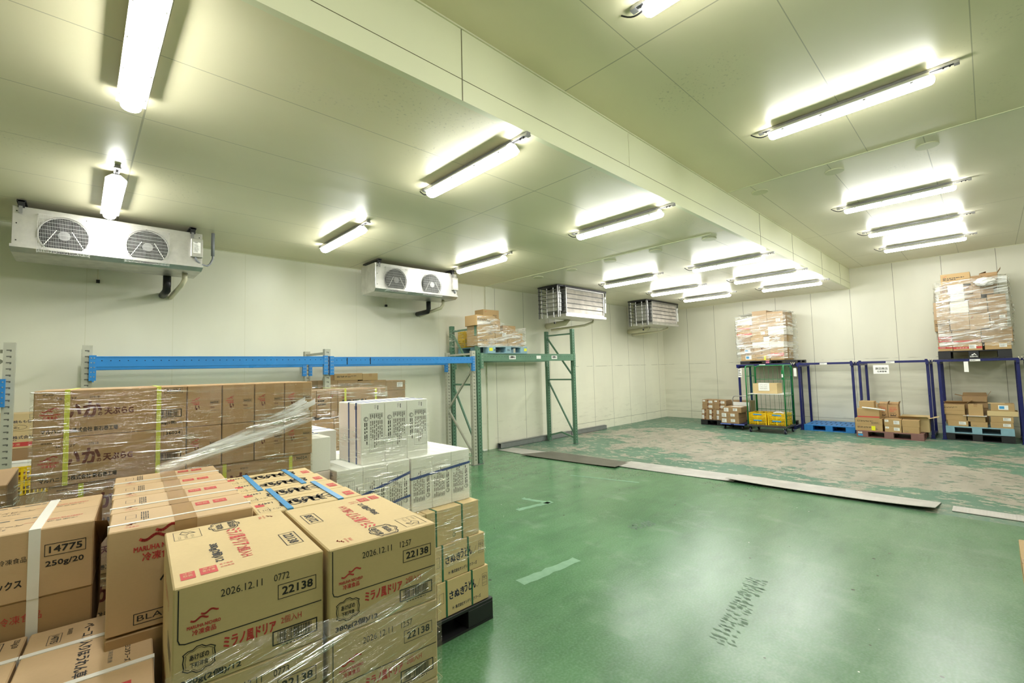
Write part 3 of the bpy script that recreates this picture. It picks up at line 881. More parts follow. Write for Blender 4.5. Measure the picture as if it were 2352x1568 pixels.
# old tape marks on the floor
mtp = plain('worn_tape', (124, 164, 132), 0.6, noise=0.12, nscale=14)
def mark(pts, label, rag=0.02, n=10):
    rg = random.Random(len(label)); b = MB(); a, c, wd = Vector(pts[0]), Vector(pts[1]), pts[2]
    d = (c-a).normalized(); nn = Vector((-d.y, d.x)); L = (c-a).length
    vs = []
    for i in range(n+1):
        p = a+d*(L*i/n)
        for s in (-1, 1):
            q = p+nn*(s*(wd/2+rg.uniform(-rag, rag*.2))); vs.append((q.x, q.y, .0012))
    b.add(vs, [(2*i, 2*i+2, 2*i+3, 2*i+1) for i in range(n)], mtp)
    tag(b.build('tape_mark'), label, 'tape mark', 'worn tape marks on the green floor')
def P2(px, py):
    v = onz(px, py, 0); return (v.x, v.y)
mark((P2(1310, 1091), P2(1468, 1108), .055), 'long thin pale tape mark on the green floor before the dark plate', .008)
mark((P2(1200, 1144), P2(1262, 1155), .09), 'short pale tape mark forming an arrow with the one below it')
mark((P2(1188, 1171), P2(1268, 1152), .10), 'pale tape mark slanting under the short one, forming an arrow')
mark((P2(1195, 1338), P2(1325, 1284), .12), 'broad scuffed pale tape mark nearest the black pallet')
mtr = plain('tyre_rubber_mark', (92, 118, 96), 0.6, noise=0.15, nscale=30)
def treads(a, c, n, wd, label, seed):
    rg = random.Random(seed); b = MB(); a, c = Vector(a), Vector(c); d = (c-a); L = d.length; d.normalize(); nn = Vector((-d.y, d.x))
    for i in range(n):
        for s_ in (-1, 0, 1):
            if rg.random() < .25: continue
            m_ = a+d*(L*(i+rg.uniform(.1, .9))/n)+nn*(s_*wd/3+rg.uniform(-.01, .01)); p, q = rg.uniform(.01, .03), rg.uniform(.006, .012)
            b.add([tuple(m_+d*(x*q)+nn*(y*p+x*.006))+(.001,) for x, y in ((-1, -1), (1, -.8), (1, 1), (-1, .7))], [(0, 1, 2, 3)], mtr)
    tag(b.build('tread_mark'), label, 'tyre mark')
treads(P2(1655, 1480), P2(1740, 1330), 34, .16, 'dark broken tyre tread mark on the green floor toward the picture bottom', 3)
treads(P2(1450, 1212), P2(1498, 1200), 14, .14, 'faint ribbed print on the floor between tape marks and plates', 5)
# ------------------------------------------------------------------ cartons
def faces_of(b, w, d, h, e=0.0006):
    return {'front': Face(b, (-w/2, 0, 0), (1, 0, 0), (0, 0, 1), w, h, e), 'back': Face(b, (w/2, d, 0), (-1, 0, 0), (0, 0, 1), w, h, e),
            'left': Face(b, (-w/2, d, 0), (0, -1, 0), (0, 0, 1), d, h, e), 'right': Face(b, (w/2, 0, 0), (0, 1, 0), (0, 0, 1), d, h, e),
            'top': Face(b, (-w/2, 0, h), (1, 0, 0), (0, 1, 0), w, d, e)}
def carton(w, d, h, mat, art=None, tapes=(), straps=(), smat=None, stickers=(), slit='x', strap_mat=None, name='carton', seed=1, tape_mat=None, sw=.014):
    """closed carton; origin at the middle of its lower front edge; tapes, straps and stickers are child parts"""
    b = MB(); b.box(-w/2, w/2, 0, d, 0, h, mat, bev=.003)
    F = faces_of(b, w, d, h)
    if slit == 'x': F['top'].rect(.004, d/2-.0009, w-.008, .0018, M_gap)
    elif slit == 'y': F['top'].rect(w/2-.0009, .004, .0018, d-.008, M_gap)
    if art: art(F, random.Random(seed))
    o = b.build(name)
    for tp in tapes:
        b = MB(); T = faces_of(b, w, d, h, .0009); tm = tape_mat or M_tape
        if tp == 'x':      # along the slit, folding down both ends
            T['top'].rect(0, d/2-.026, w, .052, tm); T['left'].rect(d/2-.026, h-.055, .052, .055, tm); T['right'].rect(d/2-.026, h-.055, .052, .055, tm)
        elif tp == 'y':
            T['top'].rect(w/2-.026, 0, .052, d, tm); T['front'].rect(w/2-.026, h-.05, .052, .05, tm); T['back'].rect(w/2-.026, h-.05, .052, .05, tm)
        elif tp == 'end':  # tape seen on the end face, top to bottom
            T['front'].rect(w/2-.022, h*.03, .044, h*.94, tm)
        elif tp == 'frontx':
            T['front'].rect(w/2-.02, h*.62, .04, h*.38, tm); T['front'].rect(w/2-.02, 0, .04, h*.3, tm)
        b.build('packing_tape', o)
    for kind, pos in straps:
        b = MB(); sm = strap_mat or M_wband; t = .0022; w2 = sw/2
        if kind == 'y':    # loop in the plane x = pos
            x = -w/2+pos*w
            for q in ((x-w2, x+w2, -t, 0, 0, h), (x-w2, x+w2, d, d+t, 0, h), (x-w2, x+w2, -t, d+t, h, h+t)): b.box(*q, sm)
        else:              # loop in the plane y = pos
            y = pos*d
            for q in ((-w/2-t, -w/2, y-w2, y+w2, 0, h), (w/2, w/2+t, y-w2, y+w2, 0, h), (-w/2-t, w/2+t, y-w2, y+w2, h, h+t)): b.box(*q, sm)
        b.build('strap', o)
    for fc, u, v, sw_, sh_, kind in stickers:
        b = MB(); T = faces_of(b, w, d, h, .0011)[fc]; rg = random.Random(int(1000*u+10*seed))
        T.rect(u, v, sw_, sh_, M_sticker if kind == 'y' else M_white)
        if kind == 'b': T.rect(u+sw_*.1, v+sh_*.2, sw_*.5, sh_*.6, M_stick_blue, 2)
        elif kind == 't': T.lines(u+sw_*.1, v+sh_*.1, sw_*.8, sh_*.8, 6, M_gray_ink, rg)
        elif kind == 'k': T.lines(u+sw_*.1, v+sh_*.2, sw_*.8, sh_*.6, 3, M_ink, rg)
        T.e *= 2
        b.build('label_sticker', o)
    return o
M_sticker = plain('yellow_sticker', (232, 230, 40), 0.5)
M_stick_blue = plain('blue_print', (60, 150, 205), 0.5)
CART = {'cat': 'carton'}
def put(o, loc, rz, label, group=None, first=False):
    if not first: o = copy_tree(o)
    o.location = loc; o.rotation_euler = (0, 0, rz)
    o['label'] = label; o['category'] = 'carton'
    if group: o['group'] = group
    elif 'group' in o: del o['group']
    return o
class Proto:
    """first placement uses the carton itself, later ones copy it"""
    def __init__(s, *a, **k): s.o = carton(*a, **k); s.used = False; s.w, s.d, s.h = a[0], a[1], a[2]
    def put(s, loc, rz, label, group=None):
        r = put(s.o, loc, rz, label, group, first=not s.used); s.used = True; return r
def frame_fn(F0, rz):
    ca, sa = cos(rz), sin(rz)
    return lambda x, y, z=0: (F0[0]+x*ca-y*sa, F0[1]+x*sa+y*ca, z)

def maru_logo(F, x, y, w, mat, rot=0, jp=True):
    """wave mark with the maker's name underneath"""
    def at(a, b): return (x+a*cos(rot)-b*sin(rot), y+a*sin(rot)+b*cos(rot))
    h = w*.42
    px, py = at(w*.12, w*.42)
    F.waves(px, py, w*.8, h*.95, mat, rot)
    px, py = at(0, w*.24); F.text('MARUHA NICHIRO', px, py, w, w*.11, mat, rot, bold=w*.008)
    if jp: px, py = at(w*.16, 0); F.text('冷凍食品', px, py, w*.7, w*.19, mat, rot, bold=w*.008)
def numbox(F, body, x, y, w, h, mat=None, rot=0):
    mat = mat or M_ink
    def at(a, b): return (x+a*cos(rot)-b*sin(rot), y+a*sin(rot)+b*cos(rot))
    c = [at(0, 0), at(w, 0), at(w, h), at(0, h), at(0, 0)]
    F.stroke(c, h*.05, mat)
    px, py = at(w*.1, h*.22); F.text(body, px, py, w*.8, h*.56, mat, rot, bold=h*.035)
def emblem(F, x, y, w, h, mat):
    """ornate plaque outline with small brush lettering"""
    for k, t in ((1.0, .035), (.86, .015)):
        pts = []
        for a, c in ((0, .5), (.03, .72), (.0, .8), (.15, .9), (.3, .9), (.42, 1.0), (.58, 1.0), (.7, .9), (.85, .9), (1, .8), (.97, .72), (1, .5), (.97, .28), (1, .2), (.85, .1), (.7, .1), (.58, 0), (.42, 0), (.3, .1), (.15, .1), (0, .2), (.03, .28), (0, .5)):
            pts.append((x+w/2+(a-.5)*w*k, y+h/2+(c-.5)*h*k))
        F.stroke(pts, t*w, mat)
    F.text('あけぼの', x+w*.2, y+h*.5, w*.6, h*.22, mat, bold=w*.008); F.text('下町洋食', x+w*.22, y+h*.22, w*.56, h*.2, mat, bold=w*.008)
def stamps(F, x, y, s, mat, rot=0):
    """two red square stamps with white figures and a small column of letters"""
    def at(a, b): return (x+a*cos(rot)-b*sin(rot), y+a*sin(rot)+b*cos(rot))
    for k in (0, 1):
        q = [at(k*1.1*s, 0), at(k*1.1*s+s, 0), at(k*1.1*s+s, s*.9), at(k*1.1*s, s*.9)]
        F.poly(q, mat)
        px, py = at(k*1.1*s+s*.1, s*.38); F.text('要冷' if k else '取扱', px, py, s*.8, s*.42, C1, rot, lift=2)
        px, py = at(k*1.1*s+s*.12, s*.1); F.text('凍品' if k else '注意', px, py, s*.76, s*.2, C1, rot, lift=2)
    px, py = at(2.25*s, .1*s); F.text('直下厳禁', px, py, s*.7, s*.18, mat, rot); px, py = at(2.25*s, .45*s); F.text('天地無用', px, py, s*.7, s*.18, mat, rot)
def recycle(F, x, y, s, mat, rot=0):
    def at(a, b): return (x+a*cos(rot)-b*sin(rot), y+a*sin(rot)+b*cos(rot))
    F.stroke([at(*p) for p in ((0, 0), (2*s, 0), (2*s, s*1.5), (0, s*1.5), (0, 0))], s*.03, mat)
    F.stroke([at(*p) for p in ((.15*s, .5*s), (.5*s, .75*s), (.3*s, .95*s), (.8*s, 1.2*s), (.7*s, .85*s), (1.0*s, .7*s), (.6*s, .35*s), (.15*s, .5*s))], s*.05, mat)
    px, py = at(1.15*s, .9*s); F.text('ダンボール', px, py, .7*s, .22*s, mat, rot)
    px, py = at(1.15*s, .55*s); F.text('リサイクル', px, py, .7*s, .2*s, mat, rot)
    px, py = at(1.15*s, .2*s); F.text('してください', px, py, .7*s, .18*s, mat, rot)

# ---- the front load: cartons of rice gratin, front right stack
def art_gratin(code, turned):
    def art(F, rg):
        f = F['front']; w, h = f.w, f.h
        f.text('2026.12.11', .28*w, .80*h, .27*w, .075*h, M_ink); f.text(code, .63*w, .80*h, .11*w, .075*h, M_ink)
        numbox(f, '22138', .66*w, .60*h, .28*w, .15*h)
        maru_logo(f, .08*w, .50*h, .20*w, M_red)
        pts = [(.03*w, .97*h), (.03*w, .5*h), (.04*w, .46*h), (.07*w, .445*h), (.98*w, .445*h)]
        f.stroke(pts, .0022, M_ink)
        f.text('ミラノ風ドリア', .30*w, .27*h, .34*w, .115*h, M_red, bold=.0014); f.text('2個入H', .68*w, .325*h, .15*w, .08*h, M_red)
        emblem(f, .06*w, .14*h, .19*w, .25*h, M_ink)
        f.barcode(.62*w, .12*h, .33*w, .155*h, M_ink, rg)
        f.text('380g(2個)/12', .05*w, .03*h, .36*w, .075*h, M_ink, bold=.001)
        t = F['top']; t.flip = turned; w, h = t.w, t.h
        r = -pi/2
        recycle(t, .06*w, .95*h, .028*1.4, M_ink, r)
        c = (.42*w, .99*h)
        def at(x, y): return (x, y)
        # plaque turned to read along the carton
        for k, tk in ((1.0, .0026), (.86, .0012)):
            pts = []
            for a, cc in ((0, .5), (.03, .72), (.0, .8), (.15, .9), (.3, .9), (.42, 1.0), (.58, 1.0), (.7, .9), (.85, .9), (1, .8), (.97, .72), (1, .5), (.97, .28), (1, .2), (.85, .1), (.7, .1), (.58, 0), (.42, 0), (.3, .1), (.15, .1), (0, .2), (.03, .28), (0, .5)):
                pts.append((.46*w+(cc-.5)*.25*w*k, .895*h+(a-.5)*.19*h*k))
            t.stroke(pts, tk, M_ink)
        t.text('あけぼの', .49*w, .96*h, .13*h, .06*w, M_ink, r, bold=.0009); t.text('下町洋食', .39*w, .955*h, .12*h, .055*w, M_ink, r, bold=.0009)
        t.text('ミラノ風ドリア', .44*w, .785*h, .37*h, .125*w, M_red, r, bold=.0018); t.text('2個入H', .455*w, .395*h, .19*h, .095*w, M_red, r, bold=.0006)
        t.text('380g(2個)/12', .27*w, .56*h, .33*h, .08*w, M_ink, r, bold=.0012)
        stamps(t, .07*w, .20*h, .030, M_red, r) if False else None
        for i, (uu, s_) in enumerate(((.05, .09), (.17, .11))):
            t.rect(uu*w, (.08+.01*i)*h, s_*w, .10*h, M_red); t.text('要冷凍' if i else '取扱', (uu+.015)*w, (.11+.01*i)*h, (s_-.03)*w, .03*h, C1, lift=2); t.text('食品' if i else '注意', (uu+.015)*w, (.15+.01*i)*h, (s_-.03)*w, .018*h, C1, lift=2)
        t.text('天地無用', .30*w, .13*h, .09*w, .022*h, M_red); t.text('直下厳禁', .30*w, .17*h, .09*w, .022*h, M_red)
        t.waves(.83*w, .93*h, .055*h, .06*w, M_red, r); t.text('MARUHA NICHIRO', .80*w, .95*h, .08*h, .018*w, M_red, r); t.text('冷凍食品', .76*w, .94*h, .06*h, .03*w, M_red, r)
        numbox(t, '22138', .80*w, .45*h, .23*h, .13*w, M_ink, r)
        l = F['left']; l.text('ミラノ風ドリア', .2*l.w, .5*l.h, .5*l.w, .15*l.h, M_red); l.barcode(.6*l.w, .12*l.h, .3*l.w, .16*l.h, M_ink, rg)
        q = F['right']; q.text('ミラノ風ドリア', .2*q.w, .5*q.h, .5*q.w, .15*q.h, M_red); q.barcode(.6*q.w, .12*q.h, .3*q.w, .16*q.h, M_ink, rg)
    return art
FR = radians(-4.5); FLf = frame_fn((.736, 1.094), FR)
GA = Proto(.289, .43, .204, C1, art_gratin('0772', False), slit=None); GA2 = Proto(.289, .43, .204, C1, art_gratin('0773', False), slit=None); GB = Proto(.289, .43, .204, C1, art_gratin('12:57', True), slit=None)
gg = 'gratin cartons of the front load'
for i in range(6):
    z = .151+.205*i; top = i == 5
    pos = ['at the very bottom', 'second from the pallet', 'third from the pallet', 'third from the top', 'second from the top', 'on top'][i]
    (GA if top else GA2).put(FLf(-.446, .012, z), FR, 'carton numbered 22138 and %s, left column of nearest load, %s' % ('0772' if top else '0773', pos.replace('at the very ', '')), gg if i < 3 else None)
    GB.put(FLf(-.148, .0, z), FR, 'brown carton stamped 12:57, right column of nearest load, %s' % pos, gg if i < 3 else None)
def pallet(w, d, mat, label, loc, rz, h=.15, name='pallet', mark=None, holes=True):
    """plastic pallet with two fork openings on every side"""
    b = MB()
    b.box(-w/2, w/2, 0, d, h-.022, h, mat, bev=.003); b.box(-w/2, w/2, 0, d, 0, .016, mat)
    bw = w*.14
    for x0, x1 in ((-w/2, -w/2+bw*1.3), (-bw/2, bw/2), (w/2-bw*1.3, w/2)):
        for y0, y1 in ((0, d*.16), (d*.43, d*.57), (d*.84, d)): b.box(x0, x1, y0, y1, .016, h-.022, mat, bev=.002)
    for i in range(9):      # slots in the deck
        for j in (0, 1):
            x = -w/2+w*(.1+.1*i); b.box(x-.012, x+.012, d*(.2+.4*j), d*(.38+.4*j), h, h+.0008, M_dark)
    o = b.build(name)
    if mark:
        b = MB(); F = Face(b, (-w/2, 0, 0), (1, 0, 0), (0, 0, 1), w, h, .003); mark(F); b.build('pallet_mark', o)
    o.location = loc; o.rotation_euler = (0, 0, rz)
    return tag(o, label, 'pallet')
pallet(1.1, 1.4, M_black, 'black plastic pallet under the nearest load of gratin cartons', FLf(-.55, 0, 0), FR)

# ---- narrow cartons with light blue straps behind the gratin cartons
def art_brush(F, rg):
    t = F['top']; w, h = t.w, t.h
    x = w*.30
    for k in range(7):     # thick brush signs, upside down for the viewer
        for q in range(3):
            a0 = rg.uniform(0, 6); r0 = rg.uniform(.012, .022)
            t.stroke([(x+r0*cos(a0+u*.7), h*.5+h*.14*sin(a0+u*.7)+h*.1*(q-1)) for u in range(6)], .0065, M_ink)
        x += w*.072
    t.rect(w*.87, h*.2, w*.09, h*.34, M_red); t.text('要冷凍', w*.88, h*.3, w*.07, h*.12, C1, pi*0, lift=2)
    t.text('14473', w*.2, h*.82, w*.13, h*.12, M_ink, pi, bold=.0008)
    t.text('(カップ)/12', w*.22, h*.3, w*.16, h*.13, M_ink, pi)
    t.rect(w*.03, h*.55, w*.08, h*.2, M_red); t.stroke([(w*.03, h*.4), (w*.12, h*.4), (w*.12, h*.1), (w*.03, h*.1), (w*.03, h*.4)], .001, M_ink)
    for n in ('right', 'left'):
        f = F[n]; f.text('冷凍食品', f.w*.2, f.h*.6, f.w*.6, f.h*.12, M_red)
NB = Proto(.32, .161, .24, C1, art_brush, slit=None)
wd = ['just behind the gratin cartons', 'second behind the gratin cartons', 'third behind the gratin cartons', 'last behind the gratin cartons']
for j in range(4):
    for i, zb in enumerate((1.14, .90, .66, .42, .151)):
        if i == 4 and False: continue
        NB.put(FLf(-.205-.006*j, .438+.163*j, zb if i < 4 else .18), FR-.02*(j > 1), 'narrow carton with black brush lettering, %s, %s' % (wd[j], ['top layer', 'second layer down', 'third layer down', 'fourth layer down', 'lowest layer'][i]), None if i == 0 else 'narrow cartons lower in the front load')
# spacer board so that the lowest narrow cartons stand flush
b = MB(); b.box(-.16, .16, 0, .66, 0, .028, C2); o = b.build('cardboard_sheet'); o.location = FLf(-.21, .436, .151); o.rotation_euler = (0, 0, FR); tag(o, 'cardboard sheet under the lowest narrow cartons of the nearest load', 'cardboard sheet')
def strap_loop(x, y0, y1, z0, z1, mat, label, F, rz, wdt=.016, name='strap'):
    b = MB(); t = .002; h = z1-z0; d = y1-y0
    for q in ((-wdt/2, wdt/2, -t, 0, 0, h), (-wdt/2, wdt/2, d, d+t, 0, h), (-wdt/2, wdt/2, -t, d+t, h, h+t)): b.box(*q, mat)
    o = b.build(name); o.location = F(x, y0, z0); o.rotation_euler = (0, 0, rz); return tag(o, label, 'strap')
for x, y0, y1, n in ((-.275, .437, .763, 'left strap of the nearer pair'), (-.118, .437, .763, 'right strap of the nearer pair'), (-.300, .764, 1.091, 'left strap of the farther pair'), (-.150, .764, 1.091, 'right strap of the farther pair')):
    strap_loop(x, y0, y1, 1.14, 1.3815, M_bband, 'light blue strap round two narrow cartons, '+n, FLf, FR-.0, .018)

# ---- taped cartons with thin white bands (left of the strapped ones)
def art_blanc(F, rg):
    f = F['front']; w, h = f.w, f.h
    maru_logo(f, .16*w, .66*h, .34*w, M_red); f.text('ベーコン', .33*w, .40*h, .34*w, .11*h, M_ink, bold=.001)
    f.stroke([(.17*w, .06*h), (.6*w, .06*h), (.6*w, .16*h), (.17*w, .16*h), (.17*w, .06*h)], .002, M_ink); f.text('BLANC', .19*w, .085*h, .3*w, .055*h, M_ink)
    t = F['top']; w, h = t.w, t.h
    for k in (0, 1): t.rect(w*(.60+.14*k), h*.66, w*.11, h*.2, M_red); t.text('要冷' if k else '取扱', w*(.615+.14*k), h*.72, w*.08, h*.08, C3, lift=2)
    t.lines(w*.2, h*.15, w*.06, h*.7, 4, M_ink, rg, True)
    t.waves(w*.11, h*.2, w*.06, h*.1, M_red); t.text('冷凍食品', w*.1, h*.08, w*.09, h*.06, M_red)
    t.stroke([(w*.1, h*.55), (w*.17, h*.55), (w*.17, h*.75), (w*.1, h*.75), (w*.1, h*.55)], .0012, M_ink)
BL = Proto(.337, .217, .268, C3, art_blanc, tapes=('y',), straps=(('x', .3),), slit='y', sw=.011)
for j in range(4):
    BL.put(FLf(-.5405-.004*j, .474+.221*j, 1.131), FR, 'taped tan carton with one thin white band, '+['nearest', 'second', 'third', 'last'][j]+' of the row of four')
PB = Proto(.337, .43, .24, C2, None, tapes=('y',), slit='y')
for j in range(2):
    for i in range(4): PB.put(FLf(-.5405-.004*j, .474+.45*j, .151+.245*i), FR, 'plain tan carton under the white-banded ones of the front load, %s row, layer %s' % (['nearer', 'farther'][j], ['one', 'two', 'three', 'four'][i]), 'plain cartons inside the front load')

# ---- carton numbered 14775, open flap, broad white strap
def art_147(F, rg):
    f = F['front']; w, h = f.w, f.h
    numbox(f, '14775', .755*w, .58*h, .205*w, .17*h); f.text('250g/20', .76*w, .40*h, .19*w, .1*h, M_ink, bold=.0008); f.text('冷凍食品', .54*w, .56*h, .13*w, .08*h, M_ink)
    f.text('ほうれん草ミックス', .28*w, .2*h, .37*w, .12*h, M_ink, bold=.001)
    t = F['top']; w, h = t.w, t.h
    t.stroke([(0, h*.5), (w, h*.5)], .0012, M_gap)
    for k in (0, 1):
        y = h*(.16+.5*k)
        t.text('ベーコン入りほうれん草', w*.62, y+h*.10, w*.5, h*.07, M_ink, pi); t.text('2026.10.15まで', w*.55, y, w*.3, h*.035, M_gray_ink, pi)
        t.stroke([(w*.62, y+h*.1), (w*.72, y+h*.085), (w*.9, y+h*.1)], .002, M_red); t.text('MARUHA NICHIRO', w*.92, y+h*.135, w*.24, h*.03, M_red, pi); t.text('冷凍食品', w*.9, y+h*.06, w*.16, h*.03, M_ink, pi)
        t.text('(株)○○食品工業', w*.5, y+h*.27, w*.35, h*.04, M_gray_ink, pi) if False else t.lines(w*.3, y+h*.24, w*.6, h*.05, 1, M_gray_ink, rg)
O1 = Proto(.42, .405, .19, C3, art_147, straps=(('y', .705),), slit=None, sw=.024)
O1.put(FLf(-.960, .742, 1.191), FR, 'tan carton numbered 14775 with one broad white strap, at the left picture edge')
b = MB()   # its open end flap
b.add([(0, .03, .18), (.028, .06, .17), (.028, .36, .06), (0, .36, .02)], [(0, 1, 2, 3), (3, 2, 1, 0)], C3); b.build('end_flap', O1.o, (.21, 0, 0))
def art_under(F, rg):
    f = F['front']; w, h = f.w, f.h
    for k in (0, 1): f.rect(w*(.58+.16*k), h*.06, w*.14, h*.4, M_red); f.text('要冷' if k else '取扱', w*(.59+.16*k), h*.2, w*.12, h*.18, C2, lift=2)
    f.text('冷凍食品', w*.55, h*.7, w*.2, h*.12, M_red)
U1 = Proto(.42, .405, .19, C2, art_under, straps=(('y', .705),), slit='x', sw=.024)
U1.put(FLf(-.960, .744, 1.0), FR, 'tan carton with two red stamps, directly under the one numbered 14775')
for i in range(4): U1.put(FLf(-.960, .746, .151+.2*i+.01*(i > 0)), FR, 'tan carton below the two red stamps carton, layer %s of the hidden stack' % ['one', 'two', 'three', 'four'][i], 'hidden cartons of the front load') if i < 4 else None

# ---- lower left cartons with white bands
def art_low(F, rg):
    t = F['top']; w, h = t.w, t.h; r = -pi/2
    t.stroke([(w*.66, h*.97), (w*.66, h*.78), (w*.84, h*.78), (w*.84, h*.97), (w*.66, h*.97)], .002, M_ink)
    y = h*.96
    while y > h*.79: t.rect(w*.68, y, w*.14, rg.choice((.001, .002)), M_ink); y -= rg.choice((.003, .005))
    t.text('ベーコン入りほうれん草', w*.42, h*.93, h*.62, w*.10, M_ink, r, bold=.0012)
    t.text('株式会社ヨコタフーズ', w*.78, h*.62, h*.3, w*.05, M_ink, r, bold=.0004); t.text('東京都江東区豊洲', w*.66, h*.6, h*.24, w*.035, M_gray_ink, r)
    numbox(t, '14775', w*.16, h*.9, h*.12, w*.1, M_ink, r); t.text('250g/20', w*.9, h*.97, h*.1, w*.06, M_ink, r)
    t.text('賞味期限', w*.3, h*.93, h*.08, w*.04, M_ink, r); t.rect(w*.72, h*.06, w*.12, h*.06, M_red)
LB = Proto(.262, .50, .20, C3, art_low, straps=(('x', .72), ('x', .28)), slit=None, sw=.018)
for k in range(2):
    for i in range(5):
        z = (.9, .7, .5, .3, .151)[i] if False else .1+(1.0-.2*i)-.2
        if z < .15: z = .151
        if i < 4: LB.put(FLf(-.742-.268*k, .228, [.9, .698, .496, .294][i]), FR, 'tan carton with two white bands, %s, %s' % (['low beside the 22138 cartons', 'at the lower left picture corner'][k], ['top of its stack', 'second down', 'third down', 'fourth down'][i]), None if i == 0 else 'banded cartons hidden low in the front load')
    b = MB(); b.box(-.13, .13, 0, .5, 0, .14, C2, bev=.003); o = b.build('carton'); o.location = FLf(-.742-.268*k, .228, .151); o.rotation_euler = (0, 0, FR); tag(o, 'low plain carton at the bottom of the banded stack', 'carton', 'low base cartons of the front load')

# ---- squid tempura cartons
def art_squid_long(F, rg):
    f = F['front']; w, h = f.w, f.h
    f.text('賞味期限', .05*w, .89*h, .065*w, .035*h, M_ink); f.text('26.11.27', .13*w, .80*h, .12*w, .05*h, M_ink); f.text('0781B', .33*w, .81*h, .065*w, .05*h, M_ink)
    numbox(f, '36024', .835*w, .84*h, .135*w, .125*h)
    maru_logo(f, .035*w, .40*h, .12*w, M_red)
    f.text('いか', .175*w, .40*h, .225*w, .32*h, M_maroon, bold=.005); f.text('の', .385*w, .42*h, .026*w, .08*h, M_maroon, bold=.001); f.text('天ぷらG', .425*w, .43*h, .19*w, .15*h, M_maroon, bold=.0022)
    f.text('マルハニチロ株式会社 新石巻工場', .045*w, .09*h, .47*w, .10*h, M_ink, bold=.0009)
    f.barcode(.775*w, .27*h, .19*w, .19*h, M_ink, rg); f.text('200g(5個)/12', .79*w, .10*h, .175*w, .08*h, M_ink, bold=.0008)
    t = F['top']; t.text('いかの天ぷらG', .6*t.w, .3*t.h, .3*t.w, .3*t.h, M_red)
def art_squid_end(F, rg):
    f = F['front']; w, h = f.w, f.h
    maru_logo(f, .10*w, .52*h, .34*w, M_red); numbox(f, '36024', .62*w, .53*h, .31*w, .08*h)
    f.text('いか', .22*w, .40*h, .27*w, .12*h, M_maroon, bold=.0022); f.text('の', .49*w, .42*h, .04*w, .03*h, M_maroon); f.text('天ぷらG', .54*w, .42*h, .24*w, .05*h, M_maroon, bold=.0006)
    f.text('200g(5個)/12', .6*w, .355*h, .33*w, .03*h, M_ink)
SQ = Proto(.518, .142, .2, C2, art_squid_long, straps=(('y', .195), ('y', .795)), strap_mat=M_yband, slit=None, sw=.017)
SE = Proto(.142, .518, .2, C2, art_squid_end, tapes=('end',), slit='y')
B1r = radians(-3.5); B1 = frame_fn((-.13, 2.745), B1r)
sg = 'squid tempura cartons inside the wrapped load'
lay = ['top row', 'second row down', 'third row down', 'fourth row down', 'fifth row down', 'sixth row down', 'seventh row down', 'bottom row']
for i in range(8):
    z = .151+.2015*(7-i)
    if i in (0, 1, 3, 5, 7):
        n = 4 if i < 2 else 1
        for k in range(n): SQ.put(B1(.26, .0+.145*k, z), B1r, 'long brown carton numbered 36024 with yellow straps, %s, %s' % (lay[i], 'facing front' if k == 0 else 'behind the front one'), None if k == 0 else sg)
        for k in range(4): SE.put(B1(.594+.146*k, .0, z), B1r, 'brown 36024 carton showing its taped end, %s, %s of four' % (lay[i], ['first', 'second', 'third', 'fourth'][k]))
    else:
        SQ.put(B1(.31, .008, z), B1r, 'long brown carton numbered 36024, %s, left of two' % lay[i]); SQ.put(B1(.84, .008, z), B1r, 'long brown carton numbered 36024, %s, right of two' % lay[i])
        for k in (0, 1): SQ.put(B1(.31+.53*k, .40, z), B1r, 'long brown carton behind the %s' % lay[i], sg)
for k in range(2): SQ.put(B1(.28+.54*k, .75, .151+.2015*7-.2015*0), B1r, 'x', sg) if False else None
pallet(1.1, 1.1, M_black, 'black pallet under the wrapped squid tempura cartons', B1(.55, -.01, 0), B1r)

# ---- udon cartons on the black pallet, white cartons above
def art_udon(F, rg):
    f = F['front']; w, h = f.w, f.h
    f.text('さぬき', .22*w, .44*h, .28*w, .22*h, M_inkb, bold=.003); f.text('うどん', .51*w, .47*h, .22*w, .27*h, M_inkb, bold=.0028)
    f.stroke([(.74*w, .52*h), (.77*w, .48*h), (.80*w, .55*h), (.82*w, .68*h)], .002, M_inkb)
    f.text('株式会社サンデリックフーズ', .33*w, .13*h, .5*w, .10*h, M_inkb, bold=.0008)
    f.stroke([(.29*w+.02*w*cos(a*pi/8), .18*h+.045*h*sin(a*pi/8)) for a in range(17)], .0012, M_inkb); f.rect(.28*w, .165*h, .02*w, .03*h, M_inkb)
    f.stroke([(.87*w, .42*h), (.97*w, .42*h), (.97*w, .78*h), (.87*w, .78*h), (.87*w, .42*h)], .0018, M_inkb); f.stroke([(.87*w, .6*h), (.97*w, .6*h)], .0018, M_inkb)
    f.text('3玉入', .88*w, .64*h, .08*w, .09*h, M_inkb, bold=.0006); f.text('16パック入', .88*w, .47*h, .08*w, .07*h, M_inkb)
    f.stroke([(.04*w, .42*h), (.12*w, .42*h), (.12*w, .7*h), (.04*w, .7*h), (.04*w, .42*h)], .0018, M_inkb)
def art_leaf(F, rg):
    f = F['front']; w, h = f.w, f.h
    f.stroke([(.5*w+.02*w*cos(a*pi/6), .2*h+.06*h*sin(a*pi/6)) for a in range(13)], .004, M_gband)
UD = Proto(.445, .36, .234, C1, art_udon, straps=(('y', .17), ('y', .66)), strap_mat=M_gband, slit='x', sw=.013)
UP = Proto(.445, .36, .236, C1, art_leaf, straps=(('y', .17), ('y', .66)), strap_mat=M_gband, slit='x', sw=.013)
W0 = 2.205
